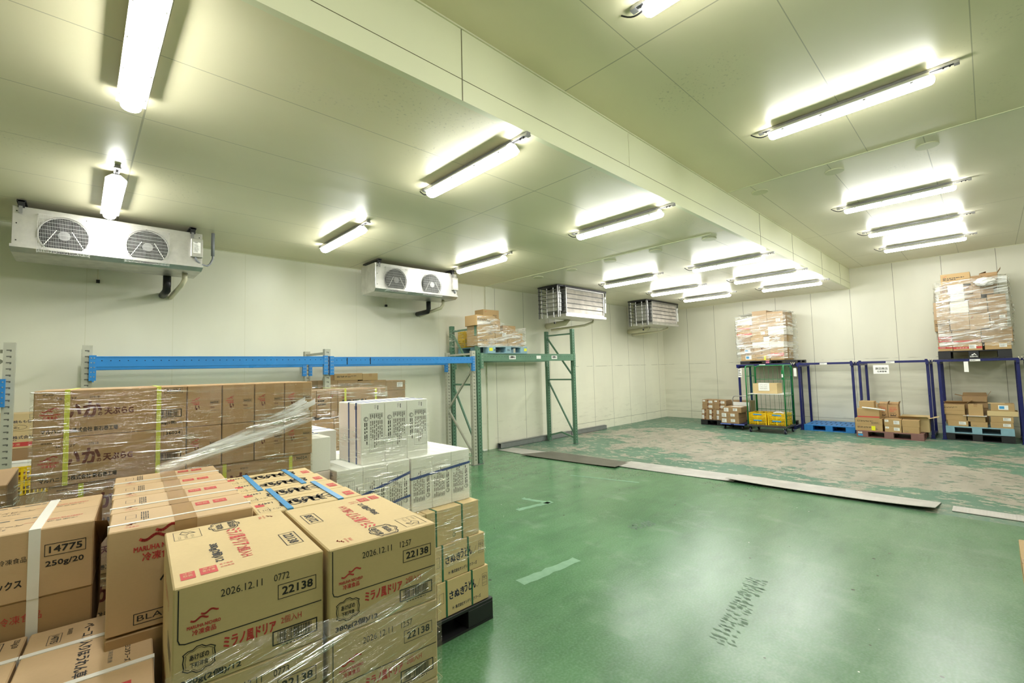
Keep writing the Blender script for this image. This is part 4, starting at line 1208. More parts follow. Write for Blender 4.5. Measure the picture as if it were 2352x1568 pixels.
for i, (z, xr, y) in enumerate(((.151, 2.205, 2.625), (.387, 2.182, 2.632), (.623, 2.140, 2.64))):
    for k in range(2):
        pr = UP if i == 2 else UD
        for j in range(3 if k == 0 else 1):
            pr.put((xr-.223-.45*k, y+.365*j, z), 0, '%s, %s, %s' % (['brown udon noodle carton with green straps', 'brown udon noodle carton half under film', 'plain brown carton with green straps'][i], ['bottom layer', 'middle layer', 'under the white cartons'][i], ['right end' if j == 0 else 'behind the right end one', 'second from the right end'][k]), None if j == 0 else 'noodle cartons at the back of the black pallet')
pallet(1.235, 1.1, M_black, 'black plastic pallet standing clear on the green floor under the udon cartons', (1.612, 2.61, 0), 0)

def art_white(up):
    def art(F, rg):
        f = F['front']; w, h = f.w, f.h
        f.flip = not up
        # copyright-like round mark, form with columns of small print
        f.stroke([(.20*w+.085*w*cos(a*pi/8), .735*h+.085*w*sin(a*pi/8)) for a in range(17)], .0028, M_ink)
        f.stroke([(.20*w+.045*w*cos(a*pi/8), .735*h+.045*w*sin(a*pi/8)) for a in range(3, 14)], .0028, M_ink)
        f.lines(.12*w, .20*h, .16*w, .48*h, 2, M_ink, rg, True)
        f.stroke([(.34*w, .20*h), (.93*w, .20*h), (.93*w, .82*h), (.34*w, .82*h), (.34*w, .20*h)], .001, M_ink)
        for k in range(1, 8): f.rect((.34+.074*k)*w, .20*h, .0007, .62*h, M_gray_ink)
        f.lines(.37*w, .22*h, .55*w, .48*h, 7, M_gray_ink, rg, True); f.lines(.37*w, .71*h, .55*w, .10*h, 7, M_ink, rg, True)
        if up:
            f.rect(.52*w, .86*h, .26*w, .11*h, M_white); f.lines(.55*w, .87*h, .1*w, .09*h, 3, M_gray_ink, rg, True); f.rect(.68*w, .88*h, .05*w, .07*h, M_ink)
        for n in ('left',):
            g = F[n]; g.rect(.03*g.w, .02*g.h, .94*g.w, .955*g.h, CWP, .8)
            x = g.w*.72
            for q in range(7): g.rect(x, g.h*.89, .002+.002*(q % 2), g.h*.06, M_ink); x += .006
    return art
WU = Proto(.162, .335, .388, CW, art_white(True), slit='y', straps=()); WL = Proto(.162, .36, .361, CW, art_white(False), slit='y')
names3 = ['right', 'middle', 'left']
for k in range(3):
    WU.put((1.795-.081-.1645*k, 2.764, 1.222), 0, 'white carton with black form print, upper tier, %s of three' % names3[k])
for k in range(3):
    WL.put((2.125-.081-.1645*k, 2.72, .8605), 0, 'white carton with black form print, lower tier by the floor side, %s of three' % names3[k])
    WL.put((1.622-.081-.1645*k, 2.72, .8605), 0, 'white carton under the upper tier, lower tier, %s of three' % names3[k])
    WL.put((2.125-.081-.1645*k, 3.09, .8605), 0, 'white carton behind the lower tier, %s of three' % names3[k])
    WL.put((1.622-.081-.1645*k, 3.09, .8605), 0, 'white carton hidden behind the lower tier under the upper ones', 'hidden white cartons')
def loop_h(x0, x1, y0, y1, z0, z1, mat, label, wd=.013, sag=0.0):
    """strap round a group of upright cartons, slanting from z0 (x0) to z1 (x1)"""
    b = MB(); t = .002
    b.add([(x0, y0-t, z0), (x1, y0-t, z1), (x1, y0-t, z1+wd), (x0, y0-t, z0+wd), (x0, y0, z0), (x1, y0, z1), (x1, y0, z1+wd), (x0, y0, z0+wd)], [(0, 1, 2, 3), (3, 2, 6, 7), (0, 4, 5, 1), (0, 3, 7, 4), (1, 5, 6, 2)], mat)
    b.box(x0-t, x0, y0-t, y1, z0, z0+wd, mat); b.box(x1, x1+t, y0-t, y1, z1, z1+wd, mat); b.box(x0-t, x1+t, y1, y1+t, min(z0, z1), min(z0, z1)+wd, mat)
    return tag(b.build('strap'), label, 'strap')
loop_h(1.633, 2.125, 2.719, 3.08, 1.075, 1.115, M_nband, 'navy strap round the three white cartons by the floor side', .017)
loop_h(1.131, 1.622, 2.719, 3.08, 1.00, 1.125, M_nband, 'navy strap round the lower white cartons, upper of two', .017)
loop_h(1.131, 1.622, 2.719, 3.08, .90, .975, M_nband, 'navy strap round the lower white cartons, lower of two', .015)
# straps over the upper tier, seen on the pale side face
for y, n in ((2.83, 'nearer'), (2.94, 'farther')):
    b = MB(); x0, x1, zb, zt = 1.302, 1.795, 1.222, 1.61; t = .002
    b.box(x0-t, x0, y-.006, y+.006, zb, zt, M_nband); b.box(x0-t, x1+t, y-.006, y+.006, zt, zt+t, M_nband); b.box(x1, x1+t, y-.006, y+.006, zb, zt, M_nband)
    tag(b.build('strap'), 'navy strap over the upper tier of white cartons, %s one' % n, 'strap')
WS = Proto(.24, .40, .20, CW, None, straps=(('y', .35), ('x', .3)), strap_mat=M_nband, slit='x', sw=.008)
WS.put((1.165, 3.09+.01, 1.222), 0, 'white carton lying flat between the brown load and the upright white ones, upper')
WS2 = Proto(.118, .42, .36, CWP, None, straps=(('x', .3), ('x', .7)), strap_mat=M_nband, slit='y', sw=.008)
WS2.put((1.065, 2.80, .8605), 0, 'pinkish white carton with navy straps wedged beside the brown wrapped load')
WS4 = Proto(.118, .42, .352, CWP, None, straps=(('x', .3), ('x', .7)), strap_mat=M_nband, slit='y', sw=.008)
WS4.put((1.065, 2.80, .152), 0, 'pinkish white carton on the black pallet, lowest of the wedged column'); WS4.put((1.065, 2.80, .506), 0, 'pinkish white carton, middle of the wedged column by the brown load')
WS3 = Proto(.118, .42, .20, CW, None, straps=(('x', .5),), strap_mat=M_nband, slit='y', sw=.008)
WS3.put((1.065, 2.80, 1.222), 0, 'small white carton beside the pale side face of the upper white tier')

# ------------------------------------------------------------------ generic cartons for the farther loads
_PC = {}
CMAT = {'t': card('cardboard_far_tan', (160, 132, 96)), 'g': card('cardboard_far_gold', (182, 152, 106)), 'p': card('cardboard_far_pale', (184, 158, 126)), 'w': plain('white_carton', (226, 222, 212), .5)}
def art_far(kind):
    def art(F, rg):
        f = F['front']; w, h = f.w, f.h
        if 'R' in kind: f.rect(0, .30*h, w, .26*h, M_red); f.text('冷凍食品', .1*w, .36*h, .4*w, .12*h, M_white, lift=2)
        if 'r' in kind: f.rect(0, .1*h, w, .12*h, M_red)
        if 'T' in kind: f.lines(.08*w, .42*h, .75*w, .26*h, 2, M_ink, rg)
        if 's' in kind: f.lines(.1*w, .2*h, .35*w, .15*h, 2, M_gray_ink, rg)
        if 'q' in kind: f.lines(.6*w, .15*h, .3*w, .3*h, 4, M_ink, rg)
        if 'o' in kind: f.waves(.08*w, .7*h, .14*w, .14*h, M_red)
    return art
def far_carton(w, d, h, kind, seed=0):
    """kind: material letter then marks; b/l/y stickers, d dark tape"""
    m = CMAT[kind[0]]
    st = []
    if 'b' in kind: st.append(('front', w*.32, h*.2, w*.42, h*.62, 'b'))
    if 'l' in kind: st.append(('front', w*.55, h*.3, min(.11, w*.34), min(.09, h*.5), 't'))
    if 'L' in kind: st.append(('front', w*.05, h*.15, min(.12, w*.3), h*.7, 't'))
    if 'k' in kind: st.append(('front', w*.04, h*.6, w*.22, h*.3, 'k'))
    if 'y' in kind: st.append(('front', w*.6, h*.1, w*.14, h*.7, 'y'))
    tp = ('frontx',) if 'd' in kind else (('y',) if 't' in kind[1:] else ())
    return carton(w, d, h, m, art_far(kind), tapes=tp, stickers=st, seed=seed, tape_mat=M_tape2 if 'd' in kind else None, slit='x')
def open_carton(w, d, h, mat, name='open_carton', flaps=(50, 35, 60, 20), papers=False, art=None):
    """carton without lid: four walls, floor, four flaps"""
    b = MB(); t = .005
    b.box(-w/2, w/2, 0, t, 0, h, mat); b.box(-w/2, w/2, d-t, d, 0, h, mat); b.box(-w/2, -w/2+t, t, d-t, 0, h, mat); b.box(w/2-t, w/2, t, d-t, 0, h, mat); b.box(-w/2, w/2, 0, d, 0, t, mat)
    if art: art(faces_of(b, w, d, h), random.Random(5))
    o = b.build(name)
    L = min(w, d)*.42
    for i, (a, c, n) in enumerate((((-w/2, 0), (w/2, 0), (0, -1)), ((w/2, 0), (w/2, d), (1, 0)), ((w/2, d), (-w/2, d), (0, 1)), ((-w/2, d), (-w/2, 0), (-1, 0)))):
        if flaps[i] is None: continue
        an = radians(flaps[i]); f = MB()
        o1 = Vector((n[0]*cos(an)*L, n[1]*cos(an)*L, sin(an)*L))
        A, B = Vector((a[0], a[1], h)), Vector((c[0], c[1], h)); k = Vector((0, 0, .003)) if abs(an) < .8 else Vector((n[0], n[1], 0))*.003
        vs = [A, B, B+o1*.98+(A-B)*.03, A+o1*.98+(B-A)*.03]; vs += [v+k for v in vs]
        f.add(vs, [(0, 1, 2, 3), (7, 6, 5, 4), (0, 4, 5, 1), (1, 5, 6, 2), (2, 6, 7, 3), (3, 7, 4, 0)], mat); f.build('flap', o)
    return o
def ord_(i): return ['first', 'second', 'third', 'fourth', 'fifth', 'sixth', 'seventh', 'eighth', 'ninth', 'tenth'][i]

M_film1 = film('stretch_film', .9, 1.0, 'h', .06, .10)
M_film2 = film('stretch_film_far', .85, 1.0, 'f', .2, .6, .12, (.48, .62))
M_film3 = film('stretch_film_diagonal', .8, 1.0, 'h', .06, .14, .22)
def wrap(x0, x1, y0, y1, z0, z1, mat, label, loc, rz, wob=.006, top=None, rows=10, seed=0, name='stretch_wrap', shape=None, sides='flbr', ztop=None):
    """film round a load: local box, rumpled; shape(t) gives extra outset along the height; ztop(u) gives the upper edge height round the front"""
    rg = random.Random(seed); b = MB()
    per = []
    cor = {'f': ((x0, y0), (x1, y0)), 'r': ((x1, y0), (x1, y1)), 'b': ((x1, y1), (x0, y1)), 'l': ((x0, y1), (x0, y0))}
    for s_ in sides:
        (ax, ay), (bx, by) = cor[s_]; n = max(4, int(sqrt((bx-ax)**2+(by-ay)**2)/.07))
        nx, ny = (by-ay), -(bx-ax); L = sqrt(nx*nx+ny*ny); nx /= L; ny /= L
        cols = []
        for i in range(n+1):
            u = i/n; px, py = ax+(bx-ax)*u, ay+(by-ay)*u; col = []
            zt = ztop(px) if (ztop and s_ == 'f') else z1
            for j in range(rows+1):
                t = j/rows; z = z0+(zt-z0)*t
                q = rg.uniform(0.15, 1)*wob*(0.4 if i in (0, n) else 1)+(shape(t) if shape else 0)
                col.append((px+nx*q, py+ny*q, z+rg.uniform(-1, 1)*wob*.6*(0 < j)))
            cols.append(col)
        vs = [p for c in cols for p in c]; R_ = rows+1
        b.add(vs, [(i*R_+j, (i+1)*R_+j, (i+1)*R_+j+1, i*R_+j+1) for i in range(n) for j in range(rows)], mat, smooth=True)
    if top:
        n = 8; vs = []
        for i in range(n+1):
            for j in range(n+1): vs.append((x0+(x1-x0)*i/n, y0+(y1-y0)*j/n, z1+rg.uniform(0, 1)*top+.003))
        b.add(vs, [(i*(n+1)+j, (i+1)*(n+1)+j, (i+1)*(n+1)+j+1, i*(n+1)+j+1) for i in range(n) for j in range(n)], mat, smooth=True)
    o = b.build(name); o.location = loc; o.rotation_euler = (0, 0, rz)
    return tag(o, label, 'plastic wrap')
# film round the near loads
wrap(-.602, .006, -.006, .44, .3, 1.30, M_film3, 'clear film wrapped round the 22138 cartons below their top edge', FLf(0, 0, 0), FR, .003, seed=1, sides='fr', ztop=lambda x: 1.20+.22*(x+.6)*.35/.6+.03*sin(x*9))
wrap(-.008, 1.10, -.012, .60, .9, 1.757, M_film1, 'clear shiny film round the brown 36024 cartons', B1(0, 0, 0), B1r, .006, top=None, seed=2, sides='lfr')
wrap(1.125, 2.13, 2.708, 3.46, .80, 1.225, M_film1, 'clear film round the lower tier of white cartons', (0, 0, 0), 0, .006, seed=3, sides='lfr')
wrap(1.296, 1.80, 2.752, 3.11, 1.22, 1.46, M_film1, 'rumpled clear film round the lower half of the upper white cartons', (0, 0, 0), 0, .008, seed=4, sides='lfr', ztop=lambda x: 1.33+.2*(x-1.3)/.5)
wrap(1.24, 2.143, 2.634, 3.6, .62, .862, M_film1, 'clear film round the plain cartons just under the white ones', (0, 0, 0), 0, .005, seed=5, sides='fr')
wrap(1.24, 2.186, 2.626, 3.6, .47, .622, M_film1, 'clear film round the upper half of the middle udon layer', (0, 0, 0), 0, .004, seed=6, sides='fr', rows=6)
# loose tail of film pulled from the brown load down to the front cartons
b = MB(); rg = random.Random(8)
A, B = ony(705, 925, 2.66), onz(372, 1076, 1.44)
for k in range(16):
    a = A+Vector((rg.uniform(-.03, .05), 0, rg.uniform(-.09, .02))); e = B+Vector((rg.uniform(-.02, .02), rg.uniform(-.03, .03), rg.uniform(-.008, .008)))
    mid = [a.lerp(e, t)+Vector((0, 0, -.02*sin(pi*t)+rg.uniform(-.004, .004))) for t in (0, .25, .5, .75, 1)]
    w_ = rg.uniform(.004, .016)
    vs = []
    for i, p in enumerate(mid): vs += [p+Vector((0, 0, w_)), p-Vector((0, 0, w_))]
    b.add(vs, [(2*i, 2*i+2, 2*i+3, 2*i+1) for i in range(4)], M_film2, smooth=True)
tag(b.build('film_tail'), 'twisted tail of clear film stretched slanting across the brown 36024 cartons', 'plastic wrap')
# ------------------------------------------------------------------ loads in and behind the blue rack
def face_row(px0, px1, py0, py1, Y):
    """a front face on the plane y=Y from its pixel box: x0, x1, z0, z1"""
    a = ony(px0, (py0+py1)/2, Y); c = ony(px1, (py0+py1)/2, Y); m_ = (px0+px1)/2
    return a.x, c.x, ony(m_, py1, Y).z, ony(m_, py0, Y).z
def stack_y(cells, Y, depth, where, group=None, z_floor=None):
    for i, (p0, p1, q0, q1, kind, lab) in enumerate(cells):
        x0, x1, z0, z1 = face_row(p0, p1, q0, q1, Y)
        o = far_carton(x1-x0-.003, depth, z1-z0-.002, kind, i)
        put(o, ((x0+x1)/2, Y, z0), 0, '%s, %s' % (lab, where), group, first=True)
# C1: wrapped load between the squid load and the rack
Y1 = 4.0
stack_y([(700, 727, 897, 958, 'to', 'brown carton end beside the squid load'), (727, 760, 896, 958, 'toT', 'brown carton end with black print, second'), (760, 776, 895, 958, 'to', 'narrow brown carton end, third'),
         (776, 886, 892, 958, 'toT', 'long brown carton with black print and yellow straps')], Y1, .5, 'in the load behind the white cartons')
for px in (793, 863):
    x = ony(px, 900, Y1).x; zt = ony(px, 892, Y1).z
    b = MB(); b.box(x-.009, x+.009, Y1-.004, Y1-.001, zt-.25, zt, M_yband); b.box(x-.009, x+.009, Y1-.004, Y1+.5, zt+.0005, zt+.003, M_yband); tag(b.build('strap'), 'yellow strap on the long black-printed carton, '+('left one' if px < 800 else 'right one'), 'strap')
x0, x1, z0, z1 = face_row(700, 886, 892, 958, Y1)
nrow = 5; hh = (z0-.152)/nrow
cw = (x1-x0)/3
pr = Proto(cw-.004, .5, hh-.003, C2, None, slit='x')
for i in range(nrow):
    for k in range(3): pr.put((x0+cw*(k+.5), Y1, .152+hh*i), 0, 'plain brown carton lower in the wrapped load behind the white cartons', 'lower cartons behind the white ones')
pallet(1.1, 1.1, M_black, 'black pallet hidden behind the white cartons', (x0+.55, Y1-.02, 0), 0)
wrap(x0-.01, x1+.01, Y1-.012, Y1+.52, 1.0, z1+.01, M_film1, 'clear film with a rumpled top on the load behind the white cartons', (0, 0, 0), 0, .012, top=.025, seed=11, sides='fr')
# C2: cartons standing in the second rack bay
Y2 = 7.0
cells = [(768, 833, 857, 873, 'gtT', 'golden carton with handwritten marker notes, on top'), (833, 868, 857, 873, 'gt', 'small golden carton beside the handwritten one, on top'),
         (730, 776, 873, 895, 't', 'brown carton behind the grey rack post, upper layer'), (776, 822, 873, 895, 'tT', 'brown carton with handwriting, upper layer'), (822, 887, 873, 895, 'tt', 'wide brown carton under film, upper layer'), (887, 931, 873, 895, 'tl', 'brown carton at the free end, upper layer'),
         (887, 931, 895, 925, 'tq', 'brown carton at the free end, second layer'), (822, 887, 895, 925, 't', 'brown carton under the wide one, second layer'), (776, 822, 895, 925, 't', 'brown carton under the handwritten one, second layer'), (730, 776, 895, 925, 't', 'brown carton under the one behind the post, second layer')]
stack_y(cells, Y2, .45, 'inside the second rack bay')
xa, xb, za, _ = face_row(730, 931, 895, 925, Y2)
za = ony(830, 925, Y2).z; nb = 4; hh = (za-.152)/nb; cw = (xb-xa)/3
pr = Proto(cw-.004, .45, hh-.003, C2, None, slit='x')
for i in range(nb):
    for k in range(3): pr.put((xa+cw*(k+.5), Y2, .152+hh*i), 0, 'plain brown carton lower in the second rack bay', 'lower cartons in the second rack bay')
pallet(xb-xa, .6, M_black, 'black pallet inside the second rack bay', ((xa+xb)/2, Y2-.02, 0), 0)
wrap(ony(776, 880, Y2).x, xb+.01, Y2-.012, Y2+.46, 1.3, ony(880, 875, Y2).z, M_film1, 'clear film round the cartons in the second rack bay', (0, 0, 0), 0, .012, seed=12, sides='fr')

# ------------------------------------------------------------------ left edge: crates, cartons
def crate(w, d, h, mat, n=5, label=None, content=None, rows=3):
    """open mesh crate: floor, four slotted walls with ribs, rim"""
    b = MB(); t = .006
    b.box(-w/2, w/2, 0, d, 0, t, mat)
    for (ax, ay, bx, by) in ((-w/2, 0, w/2, 0), (w/2, 0, w/2, d), (w/2, d, -w/2, d), (-w/2, d, -w/2, 0)):
        A, B = Vector((ax, ay, 0)), Vector((bx, by, 0)); L = (B-A).length; D = (B-A)/L; N = Vector((D.y, -D.x, 0))
        def bar(u0, u1, z0, z1, o=0.0):
            c0 = A+D*(u0*L); c1 = A+D*(u1*L); i_ = N*(-t); oo = N*o
            vs = [c0+oo, c1+oo, c1+i_, c0+i_]; vs = [v+Vector((0, 0, z0)) for v in vs]+[v+Vector((0, 0, z1)) for v in vs]
            b.add(vs, [(0, 3, 2, 1), (4, 5, 6, 7), (0, 1, 5, 4), (1, 2, 6, 5), (2, 3, 7, 6), (3, 0, 4, 7)], mat)
        bar(0, 1, h*.90, h, .008); bar(0, 1, 0, h*.08); bar(0, 1, h*.64, h*.72, .006); bar(0, 1, h*.34, h*.42, .006)
        for u in (0, .48, .96): bar(u, u+.04, 0, h, .005)
        m_ = int(L/.028)
        for i in range(m_):
            u = (i+.5)/m_; bar(u-.16/m_, u+.16/m_, 0, h*.9)
        bar(.3, .7, h*.74, h*.88, .003)
    o = b.build('crate')
    if content:
        b = MB(); rg = random.Random(4)
        for i in range(7):
            for j in range(4):
                x, y = -w/2+.03+(w-.06)*(i+.5)/7, .03+(d-.06)*(j+.5)/4; s = rg.uniform(.02, .035)
                a = rg.uniform(0, 3)
                b.add([(x+s*1.6*cos(a+q*pi/2), y+s*1.2*sin(a+q*pi/2), h*.55+.0*q) for q in range(4)]+[(x, y, h*.55+s*1.6), (x, y, h*.4)], [(0, 1, 4), (1, 2, 4), (2, 3, 4), (3, 0, 4), (1, 0, 5), (2, 1, 5), (3, 2, 5), (0, 3, 5)], content[(i+j) % len(content)])
        c = b.build('bags'); c['kind'] = 'stuff'; c['label'] = 'small bags filling the crate'; c.parent = o
    return o
Yc = 7.02
xr = ony(128, 1100, Yc).x; zt = ony(60, 1070, Yc).z; zb = ony(60, 1136, Yc).z
M_bag = plain('red_white_bag', (214, 120, 110), .3)
hc = (zt-zb)/2
c1 = crate(.5, .36, hc-.002, M_yel, content=(M_wht, M_bag)); c1.location = (xr-.25, Yc, zb+hc); tag(c1, 'yellow mesh crate full of small bags, upper one by the left picture edge', 'crate')
c2 = copy_tree(c1, (xr-.25, Yc, zb), label='yellow mesh crate under the full one by the left picture edge')
fz = zb/3
for i in range(3):
    o = far_carton(.52, .36, fz-.002, 't', i); put(o, (xr-.25, Yc, fz*i), 0, 'plain brown carton under the yellow crates, %s from the floor' % ord_(i), None, True)
b = MB(); b.box(-.15, .16, .0, .012, 0, .04, M_white); b.box(-.15, .16, .0, .2, .038, .042, M_white); o = b.build('paper_sheet'); o.location = (xr-.3, Yc+.01, zb+2*hc); tag(o, 'white sheet lying over the rim of the yellow crate', 'paper sheet')
def art_peach(F, rg):
    f = F['front']; w, h = f.w, f.h
    f.text('国産白桃もも缶', .30*w, .45*h, .6*w, .16*h, M_inkb, bold=.001); f.stroke([(.6*w+.22*w*cos(a*pi/8), .22*h+.14*h*sin(a*pi/8)) for a in range(17)], .003, M_ink); f.lines(.45*w, .15*h, .3*w, .14*h, 2, M_ink, rg); f.frame(.86*w, .7*h, .1*w, .22*h, .002, M_ink)
def art_food(F, rg):
    f = F['front']; w, h = f.w, f.h
    f.text('水産食品株式会社', .15*w, .55*h, .8*w, .2*h, M_inkb, bold=.0012); f.lines(.2*w, .46*h, .7*w, .07*h, 1, M_inkb, rg); f.rect(0, .12*h, w, .25*h, M_red); f.text('要冷凍', .4*w, .17*h, .3*w, .14*h, C1, lift=2)
x0, x1, z0, z1 = face_row(-40, 84, 950, 992, 7.44); xm = (x0+x1)/2
o = carton(x1-x0, .3, z1-z0-.002, C1, art_peach, slit='x'); put(o, (xm, 7.44, z0), 0, 'golden carton with navy print and an oval mark, on top behind the yellow crates', None, True)
_, _, z2, _ = face_row(-40, 84, 992, 1032, 7.44)
o = carton(x1-x0, .3, z0-z2-.002, C1, art_food, slit='x'); put(o, (xm, 7.44, z2), 0, 'carton with navy print and a red band, second in the stack behind the yellow crates', None, True)
for i in range(4):
    hh = z2/4; o = far_carton(x1-x0, .3, hh-.002, 't', i); put(o, (xm, 7.44, hh*i), 0, 'brown carton behind the yellow crates, %s from the floor' % ord_(i), None, True)
# wrapped stack cut by the left picture edge
YE = 2.82
px_ = ony(20, 1112, YE)
for i in range(6):
    for k in range(6 if i == 5 else 1):
        if i == 5: SE.put((px_.x-.075-.146*k, YE, px_.z-.2), 0, 'narrow brown carton at the left picture edge, top layer, %s from the free end' % ord_(k))
b = MB(); b.box(-.88, 0, 0, .52, 0, px_.z-.2-.152, C2, bev=.004)
o = b.build('carton'); 
hb = (px_.z-.2-.152)/4
bpy.data.objects.remove(o)
pr = Proto(.87, .515, hb-.003, C2, None, slit='x')
for i in range(4): pr.put((px_.x-.44, YE, .152+hb*i), 0, 'wide brown carton under the narrow ones at the left picture edge, layer %s' % ord_(i))
pallet(1.1, 1.1, M_black, 'black pallet at the left picture edge behind the front load', (px_.x-.55, YE-.02, 0), 0)
wrap(-.9, .012, -.012, .55, .8, px_.z-.01, M_film1, 'clear film round the stack at the left picture edge', (px_.x, YE, 0), 0, .014, seed=21, sides='fr')
# ------------------------------------------------------------------ stack at the right picture edge
q = onz(2339, 1236, 1.0)
zz_ = 1.0
for i, h_ in enumerate((.11, .13, .29, .319)):
    zz_ -= h_
    o = far_carton(.62, .45, h_-.003, 'gt', i); put(o, (q.x-.31-.0, q.y-.45-.01*i, zz_), 0, 'golden carton at the right picture edge, %s from the top' % ord_(i), None, True)
pallet(1.1, 1.1, M_black, 'black pallet at the right picture edge', (q.x-.55, q.y-1.12, 0), 0)

# ------------------------------------------------------------------ wrapped pallet on the green beams
YP = 6.80; zp = 2.127
pr_x = ony(1211, 803, YP).x
def mk(F):
    F.rect(.03, .05, .09, .06, M_sticker); F.rect(F.w-.1, .05, .08, .06, M_sticker); F.lines(.15, .05, .1, .04, 2, M_ink, random.Random(2)); F.lines(F.w*.47, .05, .1, .04, 2, M_ink, random.Random(3))
pallet(1.1, .98, M_plb, 'light blue plastic pallet lying on the green beams', (pr_x-.55, YP, zp), 0, mark=mk)
zt_ = zp+.151
def bx(p0, p1, q0, q1, Y, kind, lab, d=.35, snap=None):
    x0, x1, z0, z1 = face_row(p0, p1, q0, q1, Y)
    if snap is not None: z1 += snap-z0; z0 = snap
    o = far_carton(x1-x0-.003, d, z1-z0-.002, kind, int(p0)); put(o, ((x0+x1)/2, Y, z0), 0, lab+', on the green rack', None, True)
    return z1
W_ = ' on the light blue pallet'
a = bx(1098, 1137, 770, 793, YP+.02, 'goTq', 'golden carton with red and black print, lowest row, left', .35, zt_)
a2 = bx(1098, 1137, 747, 770, YP+.02, 'goq', 'golden carton with small print, second row, left', .35, a)
bx(1093, 1137, 723, 747, YP+.03, 'goTq', 'golden carton with bold print, topmost at the front', .35, a2)
c = bx(1138, 1166, 776, 793, YP+.02, 'gT', 'golden carton in the middle, lowest row', .35, zt_)
c2_ = bx(1138, 1166, 758, 776, YP+.02, 'gl', 'golden carton in the middle, second row', .35, c)
e = bx(1167, 1203, 778, 793, YP+.02, 'gq', 'golden carton at the right end, lowest row', .35, zt_)
bx(1167, 1200, 763, 778, YP+.03, 'gq', 'golden carton at the right end, second row', .35, e)
f0 = zt_
for i in range(3): 
    f0 = bx(1108, 1150, 771, 793, YP+.42, 'gq', 'golden carton in the rear row, %s from the pallet' % ord_(i), .3, f0)
    if i == 1: g0 = f0
bx(1110, 1146, 716, 736, YP+.43, 'goq', 'golden carton topmost of the rear row', .28, f0)
g1 = zt_
for i in range(2): g1 = bx(1154, 1190, 774, 793, YP+.42, 'gq', 'golden carton at the rear right, %s from the pallet' % ord_(i), .3, g1)
bx(1156, 1184, 750, 762, YP+.42, 'ro'.replace('r', 'g'), 'small golden carton topmost at the rear right', .25, g1)
cc = crate(.30, .22, .17, M_yel); cc.location = (pr_x-.95, YP+.74, zt_); tag(cc, 'yellow crate wrapped in film on the light blue pallet', 'crate')
cc2 = copy_tree(cc, (pr_x-.95, YP+.74, zt_+.171), label='upper yellow crate wrapped in film on the light blue pallet')
o = far_carton(.26, .22, .33, 'goT', 77); put(o, (pr_x-.63, YP+.74, zt_), 0, 'golden carton beside the yellow crates at the back of the light blue pallet', None, True)
xl = ony(1098, 780, YP).x
wrap(xl-.01, pr_x-.03, YP+.005, YP+.76, zt_-.03, zt_+.40, M_film2, 'shiny film round cartons on the light blue pallet', (0, 0, 0), 0, .015, seed=31, sides='fr', ztop=lambda x: zt_+.20+.38*max(0, min(1, (pr_x-.1-x)/.8)))
wrap(xl-.012, xl+.3, YP+.008, YP+.98, zt_, zt_+.36, M_film1, 'film over the crates at the back of the light blue pallet', (0, 0, 0), 0, .01, seed=32, sides='l')

# ------------------------------------------------------------------ navy stacking racks along the far wall
XN = 13.95; ZN = 1.765; DN = 1.0
def nest(yl, yr, label, dots=True, paper=None):
    """nesting rack: four posts, top frame, side base rails; yl > yr are its ends along the wall"""
    r = empty('stacking_rack', (XN, (yl+yr)/2, 0)); tag(r, label, 'stacking rack', 'navy stacking racks along the far wall')
    a, c = (yl-yr)/2, -(yl-yr)/2
    for x in (0.0, DN-.1):
        for y in (a-.035, c+.035):
            b = MB(); yy = y
            b.box(x-.026, x+.026, yy-.026, yy+.026, .03, ZN-.06, M_navy, bev=.004)
            b.build('post', r)
    for y in (a-.035, c+.035):
        b = MB(); b.bar((-.05, y, .045), (DN-.05, y, .045), .06, .07, M_navy); b.box(-.06, .06, y-.045, y+.045, 0, .012, M_navy); b.build('base_rail', r)
        b = MB(); b.bar((-.12, y, ZN-.075), (DN-.05, y, ZN-.075), .05, .05, M_navy); b.build('side_rail', r)
    for x in (0.0, DN-.1):
        b = MB(); b.box(x-.026, x+.026, c-.03, a+.03, ZN-.055, ZN-.005, M_navy, bev=.003)
        if x == 0:
            F = Face(b, (x-.03, a, ZN-.06), (0, -1, 0), (0, 0, 1), a-c, .055, .002)
            F.rect((a-c)*.42, .005, .16, .042, M_white); F.lines((a-c)*.42+.01, .012, .13, .025, 1, M_ink, random.Random(3))
        b.build('top_rail', r)
    for y in ((a-.05, c+.05) if dots else ()):
        b = MB(); b.cyl((.0, y, ZN-.005), (0, y, ZN+.02), .028, M_navy, 12); b.build('stacking_stud', r)
    b = MB(); b.tube([(-.04, c+.02, ZN+.02), (-.04, c+.0, ZN-.04), (-.04, c-.03, ZN+.02), (-.04, c-.05, ZN-.04), (-.04, c-.07, ZN+.015)], .008, M_pvc, 6); b.build('rope_tie', r)
    return r
nd = [(1693, 1820, 'navy stacking rack behind the green roll cage, carrying the smaller wrapped load'), (1830, 1962, 'empty navy stacking rack over the blue pallet'), (1968, 2136, 'navy stacking rack with the white paper notice, over the brown pallet'), (2150, 2345, 'navy stacking rack carrying the tall wrapped load'), (2353, 2520, 'navy stacking rack cut by the right picture edge')]
NY = []
for p0, p1, l in nd:
    yl, yr = onx(p0, 835, XN).y, onx(p1, 832, XN).y
    NY.append((yl, yr)); nest(yl-.01, yr+.01, l, 'carrying' not in l)
